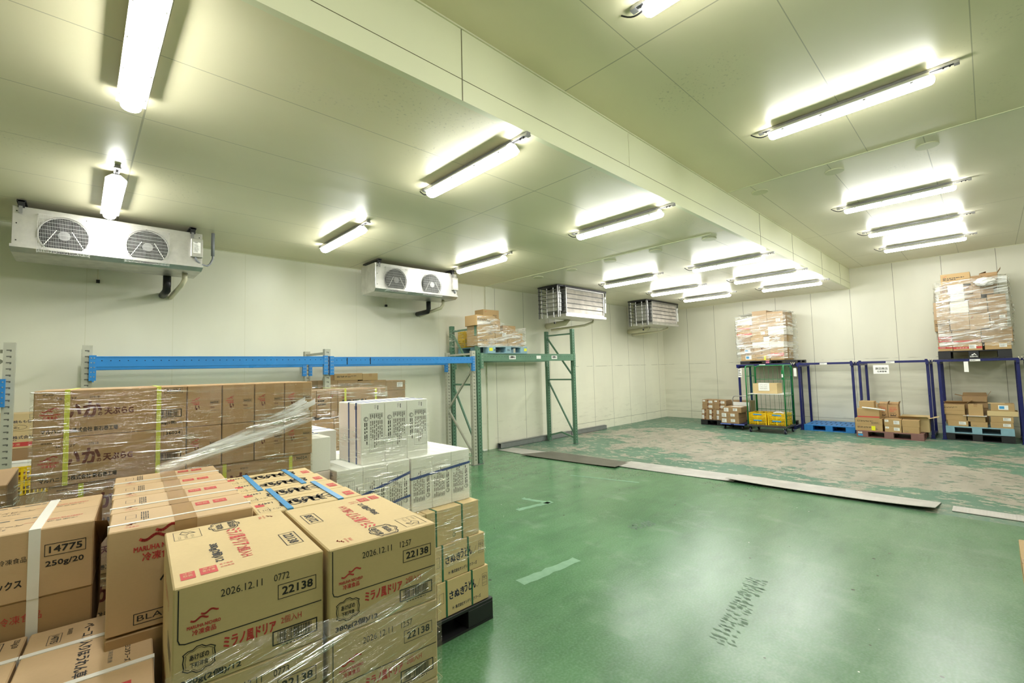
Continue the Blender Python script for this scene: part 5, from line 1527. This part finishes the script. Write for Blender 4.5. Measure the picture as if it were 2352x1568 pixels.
def sheet(px0, px1, py0, py1, X, label, draw=None, rz=-pi/2):
    yl, yr = onx(px0, py0, X).y, onx(px1, py0, X).y; z1, z0 = onx((px0+px1)/2, py0, X).z, onx((px0+px1)/2, py1, X).z
    w_, h = yl-yr, z1-z0; b = MB()
    b.box(0, w_, -.001, .001, 0, h, M_white)
    F = Face(b, (0, -.001, 0), (1, 0, 0), (0, 0, 1), w_, h, .001)
    if draw: draw(F)
    o = b.build('paper_notice'); o.location = (X, yl, z0); o.rotation_euler = (0, 0, rz)
    return tag(o, label, 'notice')
def dn(F):
    F.text('津田商店', F.w*.12, F.h*.45, F.w*.8, F.h*.28, M_ink, bold=.002); F.text('在庫置場', F.w*.24, F.h*.17, F.w*.6, F.h*.18, M_ink, bold=.001)
sheet(2005, 2041, 838, 858, XN-.045, 'white paper notice with two lines of black writing hanging on the third navy rack', dn)
sheet(1695, 1703, 846, 866, XN-.05, 'grey printed sheet hanging at the left end of the first navy rack', lambda F: F.lines(F.w*.1, F.h*.1, F.w*.8, F.h*.8, 4, M_ink, random.Random(5)))
sheet(1822, 1831, 845, 864, XN-.06, 'folded white paper hanging between the first and second navy racks', None, -pi/2-.5)
sheet(2213, 2225, 830, 854, XN-.05, 'folded white paper hanging under the tall wrapped load', None, -pi/2-.5)

def stack_x(cells, X, depth, where, org=(0, 0), sc=1.0, jit=.0):
    rg = random.Random(int(org[0]))
    for i, (p0, p1, q0, q1, kind, lab) in enumerate(cells):
        p0, p1, q0, q1 = org[0]+p0/sc, org[0]+p1/sc, org[1]+q0/sc, org[1]+q1/sc
        m_ = (q0+q1)/2
        yl, yr = onx(p0, m_, X).y, onx(p1, m_, X).y; z1, z0 = onx((p0+p1)/2, q0, X).z, onx((p0+p1)/2, q1, X).z
        dd = depth
        o = far_carton(yl-yr-.003, dd, z1-z0-.002, kind, i)
        put(o, (X+rg.uniform(0, jit), (yl+yr)/2, z0), -pi/2, '%s, %s' % (lab, where), None, True)
# pallets carried by the racks
def ja(F):
    x = F.w*.5
    F.poly([(x-.04, .075), (x-.02, .10), (x-.01, .09), (x+.01, .12), (x+.045, .075), (x+.03, .075), (x+.012, .098), (x-.012, .072)], M_white); F.text('宮崎中央', x-.06, .03, .12, .03, M_white, bold=.001)
y4l, y4r = onx(2155, 815, XN).y, onx(2325, 812, XN).y
pallet(y4l-y4r, 1.0, M_black, 'black plastic pallet with a white mark under the tall wrapped load', (XN-.02, (y4l+y4r)/2, ZN), -pi/2, h=onx(2240, 804, XN).z-ZN, mark=ja)
y1l, y1r = onx(1701, 836, XN).y, onx(1829, 836, XN).y
pallet(y1l-y1r, 1.0, M_black, 'black plastic pallet with pink marks under the smaller wrapped load', (XN-.02, (y1l+y1r)/2, ZN), -pi/2, h=onx(1760, 828, XN).z-ZN, mark=lambda F: (F.rect(F.w*.48, .02, .09, .03, plain('pink_mark', (214, 120, 150), .5)), F.rect(F.w*.48, .07, .09, .02, plain('pink_mark', (214, 120, 150), .5))))
T = 'in the tall wrapped load'
stack_x([(1325, 1500, 1290, 1385, 'gR', 'carton with a red band, lowest left'), (1325, 1490, 1150, 1290, 'tRr', 'carton with pale red bands, above the lowest left'),
         (1503, 1856, 1290, 1383, 'gRl', 'wide carton with red band and white label, lowest middle'), (1495, 1840, 1130, 1290, 'tr', 'wide carton with a pale red line, second row middle'),
         (1882, 2205, 1275, 1362, 'gl', 'golden carton with a white label, lowest right'), (1843, 2222, 1097, 1275, 'ts', 'large plain carton overhanging, second row right'),
         (1280, 1462, 1010, 1150, 'tT', 'brown carton, third row left'), (1465, 1700, 930, 1130, 'p', 'brown carton, third row, second from left'), (1700, 1942, 930, 1130, 'po', 'brown carton with faint red print, third row, second from right'), (1945, 2153, 1015, 1097, 'tk', 'brown carton, third row right, lower'), (1945, 2155, 937, 1015, 'tl', 'brown carton with white label, third row right, upper'),
         (1270, 1465, 800, 1010, 'p', 'tall pale carton, fourth row left'), (1465, 1690, 790, 930, 'w', 'pale carton, fourth row, second from left'), (1690, 1913, 760, 930, 't', 'brown carton, fourth row, second from right'), (1916, 2142, 700, 937, 't', 'tall brown carton, fourth row right'),
         (1333, 1470, 700, 800, 'g', 'golden carton, fifth row left'), (1470, 1640, 700, 790, 'w', 'white-faced carton, fifth row middle'), (1640, 1840, 700, 760, 'ts', 'flat brown carton, fifth row right'),
         (1343, 1435, 600, 700, 'td', 'small brown carton, sixth row left'), (1436, 1630, 590, 700, 'w', 'white-faced carton, sixth row middle'), (1632, 1735, 600, 700, 'td', 'small carton with dark tape, sixth row'), (1735, 1836, 600, 700, 't', 'small brown carton, sixth row right'), (1836, 1990, 612, 700, 't', 'brown carton with an open dark side, sixth row end'),
         (1352, 1710, 455, 592, 'goTs', 'golden carton with black lettering, topmost left'), (1712, 1845, 482, 600, 'ts', 'brown carton, topmost middle'), (1850, 2030, 500, 612, 't', 'brown carton, topmost right, lower')], XN, .9, T, (1900, 540), 5.204)
yl, yr = onx(1900+1815/5.204, 630, XN).y, onx(1900+2035/5.204, 630, XN).y; z0 = onx(2270, 540+500/5.204, XN).z
o = open_carton(yl-yr, .4, .12, C2, flaps=(None, 60, 15, 160)); o.location = (XN+.2, (yl+yr)/2, z0); o.rotation_euler = (0, 0, -pi/2); tag(o, 'small open carton with raised flaps on top of the tall wrapped load', 'carton')
def bulge(t): return .01+.035*sin(pi*min(1, t))**2
xa, xb = onx(2150, 700, XN).y, onx(2318, 700, XN).y
wrap(-(xa-xb)/2, (xa-xb)/2, -.015, .93, onx(2240, 800, XN).z+.05, onx(2240, 640, XN).z, M_film2, 'thick white-shining film round the tall load on the fourth rack', (XN, (xa+xb)/2, 0), -pi/2, .03, seed=41, shape=bulge, rows=22, top=.05, sides='lfr')
b = MB(); rg = random.Random(3)
vs = [(sqrt(max(0, 1-(2*j/8-1)**2))*cos(2*pi*i/14)*.17*rg.uniform(.8, 1.1), (2*j/8-1)*.0+sqrt(max(0, 1-(2*j/8-1)**2))*sin(2*pi*i/14)*.09*rg.uniform(.8, 1.1), (2*j/8-1)*.10*rg.uniform(.9, 1.1)) for j in range(9) for i in range(14)]
b.add(vs, [(j*14+i, j*14+(i+1) % 14, (j+1)*14+(i+1) % 14, (j+1)*14+i) for j in range(8) for i in range(14)], plain('bubble_film', (214, 212, 206), .2))
o = b.build('film_bundle'); pp = onx(2262, 648, XN); o.location = (XN-.1, pp.y, pp.z); o.rotation_euler = (0, 0, -pi/2); tag(o, 'crumpled ball of clear film tucked into the tall wrapped load', 'plastic wrap')
T = 'in the smaller wrapped load'
stack_x([(598, 760, 655, 727, 'gb', 'carton with blue label, lowest left'), (760, 922, 655, 725, 'gyT', 'carton with yellow label, lowest middle'), (925, 1082, 575, 717, 'gR', 'carton with broad red band, lowest right'),
         (588, 745, 585, 655, 'tb', 'brown carton with blue label, second row left'), (745, 922, 580, 655, 'pd', 'brown carton, second row middle'),
         (575, 725, 525, 585, 'tT', 'brown carton, third row left'), (725, 917, 515, 580, 'w', 'pale carton, third row middle'), (917, 1080, 510, 575, 'w', 'white-faced carton, third row right'),
         (563, 706, 458, 525, 'ts', 'brown carton, fourth row left'), (706, 850, 455, 515, 'gs', 'golden carton, fourth row, second from left'), (850, 915, 455, 515, 'w', 'small white carton, fourth row'), (915, 1080, 432, 510, 'goT', 'carton with red print, fourth row right'),
         (550, 722, 395, 458, 'gR', 'carton with a red band, fifth row left'), (722, 900, 385, 455, 'gl', 'carton with white label, fifth row middle'), (900, 1080, 335, 432, 'w', 'white-faced carton, fifth row right'),
         (549, 700, 330, 395, 'gR', 'carton with a red band, sixth row left'), (700, 900, 322, 385, 'p', 'pale carton, sixth row middle'),
         (553, 722, 262, 330, 'w', 'white-faced carton, topmost left'), (722, 886, 165, 322, 'p', 'tall pale carton, topmost middle'), (888, 1070, 172, 335, 'pl', 'tall pale carton with white sheet, topmost right')], XN, .85, T, (1580, 680), 4.9)
xa, xb = onx(1692, 770, XN).y, onx(1806, 770, XN).y
wrap(-(xa-xb)/2, (xa-xb)/2+.02, -.015, .88, onx(1760, 826, XN).z+.03, onx(1760, 722, XN).z, M_film2, 'thick shining film round the smaller load on the first rack', (XN, (xa+xb)/2, 0), -pi/2, .025, seed=43, shape=lambda t: .01+.02*sin(pi*t), rows=18, top=.10, sides='lfr', ztop=None)

# ------------------------------------------------------------------ on the floor under the racks
XP = 13.75
p = onx(1903, 984, XP)
pallet(1.1, 1.1, M_pblue, 'bright blue plastic pallet, empty, under the second rack', (XP+.15, onx(1900, 975, XP).y, 0), -pi/2)
XB_ = 13.35
def jpr(F): F.rect(.03, .09, .08, .035, M_white); F.text('JPR', .035, .095, .07, .025, M_ink, lift=2); F.rect(.03, .03, .09, .045, M_stick_blue)
yl, yr = onx(1967, 990, XB_).y, onx(2122, 997, XB_).y
pallet(yl-yr, 1.1, M_pbr, 'brown plastic pallet in front of the third rack with mixed cartons', (XB_, (yl+yr)/2, 0), -pi/2, mark=jpr)
zp_ = .151
def cell(p0, p1, q0, q1, X, kind, lab, d, zs, org=(1820, 780), sc=6.532, off=0.0):
    p0, p1, q0, q1 = org[0]+p0/sc, org[0]+p1/sc, org[1]+q0/sc, org[1]+q1/sc
    yl, yr = onx(p0, (q0+q1)/2, X).y, onx(p1, (q0+q1)/2, X).y; h = onx((p0+p1)/2, q0, X).z-onx((p0+p1)/2, q1, X).z
    o = far_carton(yl-yr-.004, d, h-.002, kind, int(p0)); put(o, (X, (yl+yr)/2, zs), -pi/2, lab, None, True)
    return zs+h, (yl+yr)/2, yl-yr
P_ = ' on the brown pallet'
h1, _, _ = cell(945, 1355, 1275, 1370, XB_+.03, 'gTqoy', 'long flat carton with yellow sticker, lowest left'+P_, .5, zp_)
h2, _, _ = cell(940, 1350, 1185, 1275, XB_+.03, 'gTqo', 'long flat carton with black print, second left'+P_, .5, h1)
h3, _, _ = cell(972, 1305, 1040, 1185, XB_+.05, 'gr', 'golden carton with a red line, third left'+P_, .4, h2)
cell(1000, 1225, 925, 1025, XB_+.08, 'g', 'small golden carton, topmost left'+P_, .3, h3+.012)
b = MB(); b.tube([(0, 0, 0), (0, -.2, -.02), (0, -.42, -.05)], .016, M_white, 8); o = b.build('rolled_paper'); o.location = (XB_+.0, onx(1980, 936, XB_).y, h3+.03); tag(o, 'rolled white paper lying across the cartons on the brown pallet', 'paper roll')
b = MB(); b.box(-.17, .17, 0, .38, 0, .01, C1); o = b.build('cardboard_sheet'); o.location = (XB_+.06, onx(1820+1112/6.532, 935, XB_).y, h3); o.rotation_euler = (0, 0, -pi/2); tag(o, 'cardboard sheet under the small topmost carton on the brown pallet', 'cardboard sheet')
k1, _, _ = cell(1385, 1640, 1295, 1385, XB_+.03, 'gkl', 'golden carton with white stickers, lowest middle'+P_, .35, zp_)
k2, _, _ = cell(1375, 1635, 1190, 1295, XB_+.03, 'gkl', 'golden carton with white stickers, second in the middle'+P_, .35, k1)
m1, _, _ = cell(1650, 1905, 1300, 1395, XB_+.03, 'gs', 'golden carton, lowest right'+P_, .3, zp_)
cell(1640, 1905, 1200, 1300, XB_+.03, 'g', 'golden carton, second right'+P_, .3, m1)
# two upright cartons marked frozen
def art_frozen(F, rg):
    f = F['front']; w, h = f.w, f.h
    f.text('MITSUI', .2*w, .72*h, .6*w, .09*h, M_red); f.text('FROZEN', .15*w, .58*h, .7*w, .10*h, M_red, bold=.001); f.text('EGG', .15*w, .45*h, .4*w, .10*h, M_red, bold=.001)
    f.lines(.15*w, .32*h, .7*w, .06*h, 1, M_ink, rg); f.rect(.2*w, .12*h, .55*w, .06*h, M_ink)
    for q in (.2, .45, .7): f.poly([(q*w, .2*h), (q*w+.1*w, .2*h), (q*w+.05*w, .28*h)], M_ink)
def zX(px, py, X): return onx(px, py, X).z
Xf = XB_+.42
lo = far_carton(.50, .35, k2-zp_-.004, 'g', 5); put(lo, (Xf, onx(1820+1432/6.532, 950, Xf).y, zp_), -pi/2, 'wide golden carton under the two frozen food cartons'+P_, None, True)
for i, (a_, c_) in enumerate(((1275, 1430), (1432, 1590))):
    yl, yr = onx(1820+a_/6.532, 940, Xf).y, onx(1820+c_/6.532, 940, Xf).y; h = zX(2030, 780+970/6.532, Xf)-zX(2030, 780+1160/6.532, Xf)
    o = open_carton(yl-yr-.006, .3, h, C2, flaps=(None, 75, 30, 20), art=art_frozen); o.location = (Xf, (yl+yr)/2, k2); o.rotation_euler = (0, 0, -pi/2)
    tag(o, 'open carton with red FROZEN lettering, %s of the two' % ['left', 'right'][i], 'carton')
o = open_carton(.52, .4, .30, C1, flaps=(20, 15, 10, None)); o.location = (XB_+.36, onx(1820+1815/6.532, 970, XB_+.3).y, zp_); o.rotation_euler = (0, 0, -pi/2); tag(o, 'large open golden carton at the right rear of the brown pallet', 'carton')

# fourth rack: black pallet, light blue pallet, cartons
XQ = 13.93; org = (2100, 600); sc_ = 3.734
yl, yr = onx(2163, 985, XQ).y, onx(2332, 985, XQ).y
pallet(yl-yr-.02, 1.0, M_black, 'black plastic pallet on the floor under the light blue one', (XQ, (yl+yr)/2, 0), -pi/2)
pallet(yl-yr-.02, 1.0, M_plb, 'light blue plastic pallet on the black one under the fourth rack', (XQ, (yl+yr)/2, .151), -pi/2)
z_ = .302; P_ = ' on the lower light blue pallet'
def cq(*a, **k): return cell(*a, org=org, sc=sc_, **k)
a1, _, _ = cq(282, 460, 1312, 1362, XQ+.03, 'gl', 'golden carton with white label, lowest left'+P_, .35, z_)
a2, _, _ = cq(268, 445, 1263, 1312, XQ+.04, 'g', 'golden carton, second left'+P_, .35, a1)
a3, _, _ = cq(237, 430, 1228, 1263, XQ+.03, 'gs', 'flat golden carton, third left'+P_, .35, a2)
a4, _, _ = cq(235, 428, 1182, 1228, XQ+.03, 'gT', 'golden carton with printed signs, fourth left'+P_, .35, a3)
o = open_carton(.37, .22, .14, C2, flaps=(20, 40, 15, 30)); o.location = (XQ+.42, onx(2100+352/sc_, 910, XQ+.42).y, a4-.12); o.rotation_euler = (0, 0, -pi/2); tag(o, 'open brown carton with loose film, behind the left cartons', 'carton')
o = far_carton(.37, .22, a4-.12-z_-.003, 'g', 3); put(o, (XQ+.42, onx(2100+352/sc_, 910, XQ+.42).y, z_), -pi/2, 'golden carton under the open one behind the left cartons', None, True)
b1, _, _ = cq(478, 626, 1320, 1365, XQ+.03, 'gs', 'golden carton, lowest middle'+P_, .35, z_)
b2, _, _ = cq(452, 606, 1270, 1318, XQ+.03, 'gs', 'golden carton with white sheet, second in the middle'+P_, .35, b1)
b3, yb, wb = cq(456, 586, 1162, 1258, XQ+.05, 'gt', 'upright taped carton with a torn top, in the middle'+P_, .3, b2+.006)
b = MB(); b.box(-.2, .16, -.03, .3, 0, .005, M_white); o = b.build('paper_sheet'); o.location = (XQ+.02, yb, b2); o.rotation_euler = (0, 0, -pi/2); tag(o, 'white sheet sticking out under the upright taped carton', 'paper sheet')
o = open_carton(.40, .30, .26, C2, flaps=(-70, 60, 30, 15)); o.location = (XQ+.66, onx(2100+510/sc_, 905, XQ+.4).y, b3-.12); o.rotation_euler = (0, 0, -pi/2); tag(o, 'open brown carton standing highest behind the upright taped one', 'carton')
o = far_carton(.40, .30, b3-.12-z_-.003, 't', 9); put(o, (XQ+.66, onx(2100+510/sc_, 905, XQ+.4).y, z_), -pi/2, 'brown carton under the highest open one', None, True)
c1_, _, _ = cq(648, 848, 1320, 1370, XQ+.03, 'gl', 'golden carton with white label, lowest right'+P_, .4, z_)
c2b, _, _ = cq(648, 848, 1267, 1318, XQ+.03, 'gl', 'golden carton with white label, second right'+P_, .4, c1_)
o = open_carton(.44, .4, .11, C1, flaps=(None, None, None, None)); yy_ = onx(2100+750/sc_, 930, XQ).y; o.location = (XQ+.03, yy_, c2b); o.rotation_euler = (0, 0, -pi/2); tag(o, 'open golden carton without flaps holding a cream bundle, third right', 'carton')
b = MB(); rg = random.Random(6)
for k in range(5): b.tube([(rg.uniform(-.1, .1), 0, 0), (rg.uniform(-.05, .05), -.02, .03), (rg.uniform(-.1, .1), .01, .05)], .02, M_pvc, 8)
o = b.build('rope_bundle'); o.location = (XQ+.12, yy_, c2b+.02); o.rotation_euler = (0, 0, -pi/2); tag(o, 'cream rope bundle lying in the open golden carton', 'rope')
c3, _, _ = cq(648, 855, 1150, 1212, XQ+.03, 'gb', 'golden carton with large blue label, fourth right'+P_, .4, c2b+.111)
b = MB(); b.box(-.2, .05, .05, .3, 0, .004, C1); o = b.build('cardboard_sheet'); o.location = (XQ+.03, yy_, c3); o.rotation_euler = (0, .0, -pi/2); tag(o, 'loose cardboard sheet on the carton with the blue label', 'cardboard sheet')

# ------------------------------------------------------------------ left end of the far wall
XS = 13.6
pl = pallet(1.1, 1.1, M_black, 'black plastic pallet with small cartons near the room corner', (XS, onx(1610, 966, XS).y-.55, 0), -pi/2)
og = (1600, 900); so = 10.226; P_ = ' near the room corner'
def cs(*a, **k): return cell(*a, org=og, sc=so, **k)
hA = {}
for r_, (q0, q1) in enumerate(((490, 615), (365, 490))):
    for k_, (p0, p1) in enumerate(((118, 288), (290, 460), (462, 632))):
        zz0 = .151 if r_ == 0 else hA[(0, k_)]
        t_, _, _ = cs(p0, p1, q0, q1, XS+.03, 'tLd' if k_ < 2 else 'tL', 'small brown carton with white label, %s row, %s' % (['lowest', 'second'][r_], ord_(k_)+' from the left')+P_, .35, zz0)
        hA[(r_, k_)] = t_
hB = {}
for r_, (q0, q1) in enumerate(((255, 363), (145, 253))):
    for k_, (p0, p1) in enumerate(((130, 402), (405, 690))):
        zz0 = max(hA[(1, 0)], hA[(1, 1)]) if r_ == 0 else hB[(0, k_)]
        t_, _, _ = cs(p0, p1, q0, q1, XS+.04, 'tdlk' if r_ else 'tdl', 'brown carton with dark tape, %s row, %s' % (['third', 'top'][r_], ['left', 'right'][k_])+P_, .38, zz0)
        hB[(r_, k_)] = t_
for i in range(2):
    o = far_carton(.9, .55, (hB[(0, 0)]-.151)/2+.04, 't', i); put(o, (XS+.48, onx(1660, 950, XS).y+.0-.1, .151+i*((hB[(0, 0)]-.151)/2+.042)), -pi/2, 'wide brown carton behind the small ones near the room corner, %s' % ['lower', 'upper'][i], None, True)

# platform trolley with three cartons
XT = 12.95
yl, yr = onx(1655, 970, XT).y, onx(1710, 975, XT).y
tr = empty('platform_trolley', (XT, (yl+yr)/2, 0), -pi/2); tag(tr, 'blue platform trolley with chrome handle beside the green roll cage', 'trolley')
wt = yl-yr+.0; dt = .75
b = MB(); b.box(-wt/2, wt/2, 0, dt, .13, .165, M_navy, bev=.008); lb = plain('trolley_blue', (96, 116, 190), .4)
b.box(-wt/2+.0, -.04, -.006, .0, .135, .163, lb); b.box(.04, wt/2, -.006, .0, .135, .163, lb); b.build('platform', tr)
b = MB(); hw = wt/2-.09
b.tube([(-hw, dt-.04, .16), (-hw, dt-.04, .80), (-hw+.03, dt-.04, .85), (-hw+.08, dt-.04, .87), (hw-.08, dt-.04, .87), (hw-.03, dt-.04, .85), (hw, dt-.04, .80), (hw, dt-.04, .16)], .014, M_steel, 10)
b.build('handle', tr)
b = MB(); b.box(-hw, hw, dt-.05, dt-.045, .45, .70, M_wht); b.build('net_panel', tr)
def caster(parent, x, y, r=.05, fork=M_steel, wheel=M_black, w_=.028, ztop=.13):
    b = MB(); b.cyl((x-w_/2, y, r), (x+w_/2, y, r), r, wheel, 20); b.cyl((x-w_/2-.002, y, r), (x+w_/2+.002, y, r), r*.45, fork, 12)
    o = b.build('caster_wheel', parent)
    b = MB()
    for s_ in (-1, 1): b.add([(x+s_*(w_/2+.005), y-.018, r-.01), (x+s_*(w_/2+.005), y+.018, r-.01), (x+s_*(w_/2+.005), y+.045, ztop), (x+s_*(w_/2+.005), y-.03, ztop)], [(0, 1, 2, 3), (3, 2, 1, 0)], fork)
    b.box(x-.03, x+.03, y-.035, y+.05, ztop-.006, ztop, fork); b.build('caster_fork', o)
for x in (-wt/2+.08, wt/2-.08):
    for y in (.1, dt-.1): caster(tr, x, y, .052, M_steel_d)
zt0 = .166
for i, (a_, c_, lab) in enumerate(((545, 1005, 'lowest'), (545, 1000, 'middle'), (590, 1060, 'topmost'))):
    yl2, yr2 = onx(1600+a_/so, 955, XT).y, onx(1600+c_/so, 955, XT).y
    o = far_carton(yl2-yr2-.05, .55, .145, 'tLlt', i); put(o, (XT+.02+.03*(i == 2), (yl2+yr2)/2, zt0), -pi/2, 'flat brown carton with two white stickers, %s of three on the trolley' % lab, None, True); zt0 += .147
b = MB(); b.box(-.14, .14, .12, .3, 0, .003, M_white); o = b.build('paper_sheet'); o.location = (XT+.05, (yl+yr)/2-.06, zt0); o.rotation_euler = (0, 0, -pi/2); tag(o, 'white sheet on the topmost carton of the trolley', 'paper sheet')

# green roll cage with yellow crates
XC = 12.75
yl, yr = onx(1716, 970, XC).y, onx(1808, 975, XC).y
Wc = yl-yr; Dc = .75; Hc = 1.72
rc = empty('roll_cage', (XC, (yl+yr)/2, 0), -pi/2); tag(rc, 'green tubular roll cage on casters with yellow crates inside', 'roll cage')
b = MB(); b.box(-Wc/2, Wc/2, 0, Dc, .155, .20, plain('cage_base', (62, 58, 54), .5), bev=.004); b.build('base', rc)
for x in (-Wc/2+.06, Wc/2-.06):
    for y in (.07, Dc-.07): caster(rc, x, y, .062, M_wht, plain('caster_rubber', (26, 26, 52), .5), .032, .155)
def hoop(pts, r, name):
    b = MB(); b.tube(pts, r, M_cart, 10); return b.build(name, rc)
def side(x):
    h = hoop([(x, .03, .2), (x, .03, Hc-.05), (x, .06, Hc-.01), (x, .11, Hc), (x, Dc-.11, Hc), (x, Dc-.06, Hc-.01), (x, Dc-.03, Hc-.05), (x, Dc-.03, .2)], .016, 'side_hoop')
    b = MB()
    for i in range(1, 5): y = .03+(Dc-.06)*i/5; b.cyl((x, y, .2), (x, y, Hc-.01), .005, M_cart, 6)
    for z in (.45, .95, 1.45): b.cyl((x, .03, z), (x, Dc-.03, z), .007, M_cart, 6)
    b.build('side_mesh', h)
side(-Wc/2+.02); side(Wc/2-.02)
h = hoop([(-Wc/2+.03, Dc-.02, .2), (-Wc/2+.03, Dc-.02, Hc-.07), (-Wc/2+.07, Dc-.02, Hc-.02), (-Wc/2+.12, Dc-.02, Hc), (Wc/2-.12, Dc-.02, Hc), (Wc/2-.07, Dc-.02, Hc-.02), (Wc/2-.03, Dc-.02, Hc-.07), (Wc/2-.03, Dc-.02, .2)], .016, 'back_hoop')
b = MB()
for i in range(1, 8): x = -Wc/2+.03+(Wc-.06)*i/8; b.cyl((x, Dc-.02, .2), (x, Dc-.02, Hc-.01), .004, M_cart, 6)
for z in (.55, 1.35): b.cyl((-Wc/2+.03, Dc-.02, z), (Wc/2-.03, Dc-.02, z), .008, M_cart, 6)
b.build('back_mesh', h)
b = MB(); b.box(-Wc/2+.05, Wc/2-.05, .05, Dc-.05, .985, 1.0, M_wht); b.build('shelf', rc)
b = MB(); b.box(Wc/2-.06, Wc/2-.015, .0, .006, 1.36, 1.6, M_cart); b.box(Wc/2-.055, Wc/2-.025, -.003, .0, 1.42, 1.5, M_white); b.build('name_plate', rc)
def fc(loc, label, f):
    o = f; o.location = loc; o.rotation_euler = (0, 0, -pi/2); return tag(o, label, 'crate')
cr0 = crate(Wc/2-.06, .5, .15, M_yel, label=None)
yc0 = (yl+yr)/2
b = MB(); b.box(-.1, .1, -.012, -.009, .095, .125, M_stick_blue); b.build('crate_label', cr0)
fc((XC+.06, yc0+Wc/4-.01, .202), 'yellow mesh crate low in the roll cage, left', cr0)
for i, (dy, z, l) in enumerate(((Wc/4-.01, .354, 'upper left'), (-Wc/4+.01, .202, 'lower right'), (-Wc/4+.01, .354, 'upper right'))):
    copy_tree(cr0, (XC+.06, yc0+dy, z), -pi/2, 'yellow mesh crate in the roll cage, '+l)
b = MB(); b.tube([(-.12, 0, 0), (-.05, .02, .02), (.05, .0, .025), (.12, .02, .0)], .022, M_wht, 8); o = b.build('film_bundle'); o.location = (XC+.2, yc0-Wc/4, .50); o.rotation_euler = (0, 0, -pi/2); tag(o, 'white bundle showing over the rim of the upper right yellow crate', 'plastic wrap')
yl2, yr2 = onx(1727, 880, XC+.1).y, onx(1782, 880, XC+.1).y
o = open_carton(yl2-yr2, .4, .26, C1, flaps=(None, None, None, None)); o.location = (XC+.1, (yl2+yr2)/2-.02, 1.001); o.rotation_euler = (0, 0, -pi/2); tag(o, 'open golden carton on the shelf of the roll cage, with a paper note', 'carton')
b = MB(); F = Face(b, (-.13, -.0, 0), (1, 0, 0), (0, 0, 1), .26, .2, .001); b.box(-.13, .13, 0, .002, 0, .2, M_white); b.box(-.13, .13, 0, .1, .198, .2, M_white)
for q in range(3): F.text(['プリプリ', 'いわしつみれ', 'R2010JW'][q], .04, .14-.05*q, .17, .025, M_gray_ink)
o2 = b.build('paper_note'); o2.location = (XC+.093, (yl2+yr2)/2, 1.075); o2.rotation_euler = (0, 0, -pi/2); tag(o2, 'white paper note hung over the carton in the roll cage', 'notice')
pallet(1.1, .8, M_black, 'black pallet on the floor behind the roll cage under the first rack', (XN+.06, (NY[0][1]+NY[0][0])/2, 0), -pi/2)
# little things on the near floor side
b = MB(); b.box(-.06, .06, -.03, .03, 0, .03, M_wht, bev=.006); o = b.build('door_stop'); o.location = (6.62, 7.9, 0); tag(o, 'small white block lying at the wall before the grey tube', 'block')
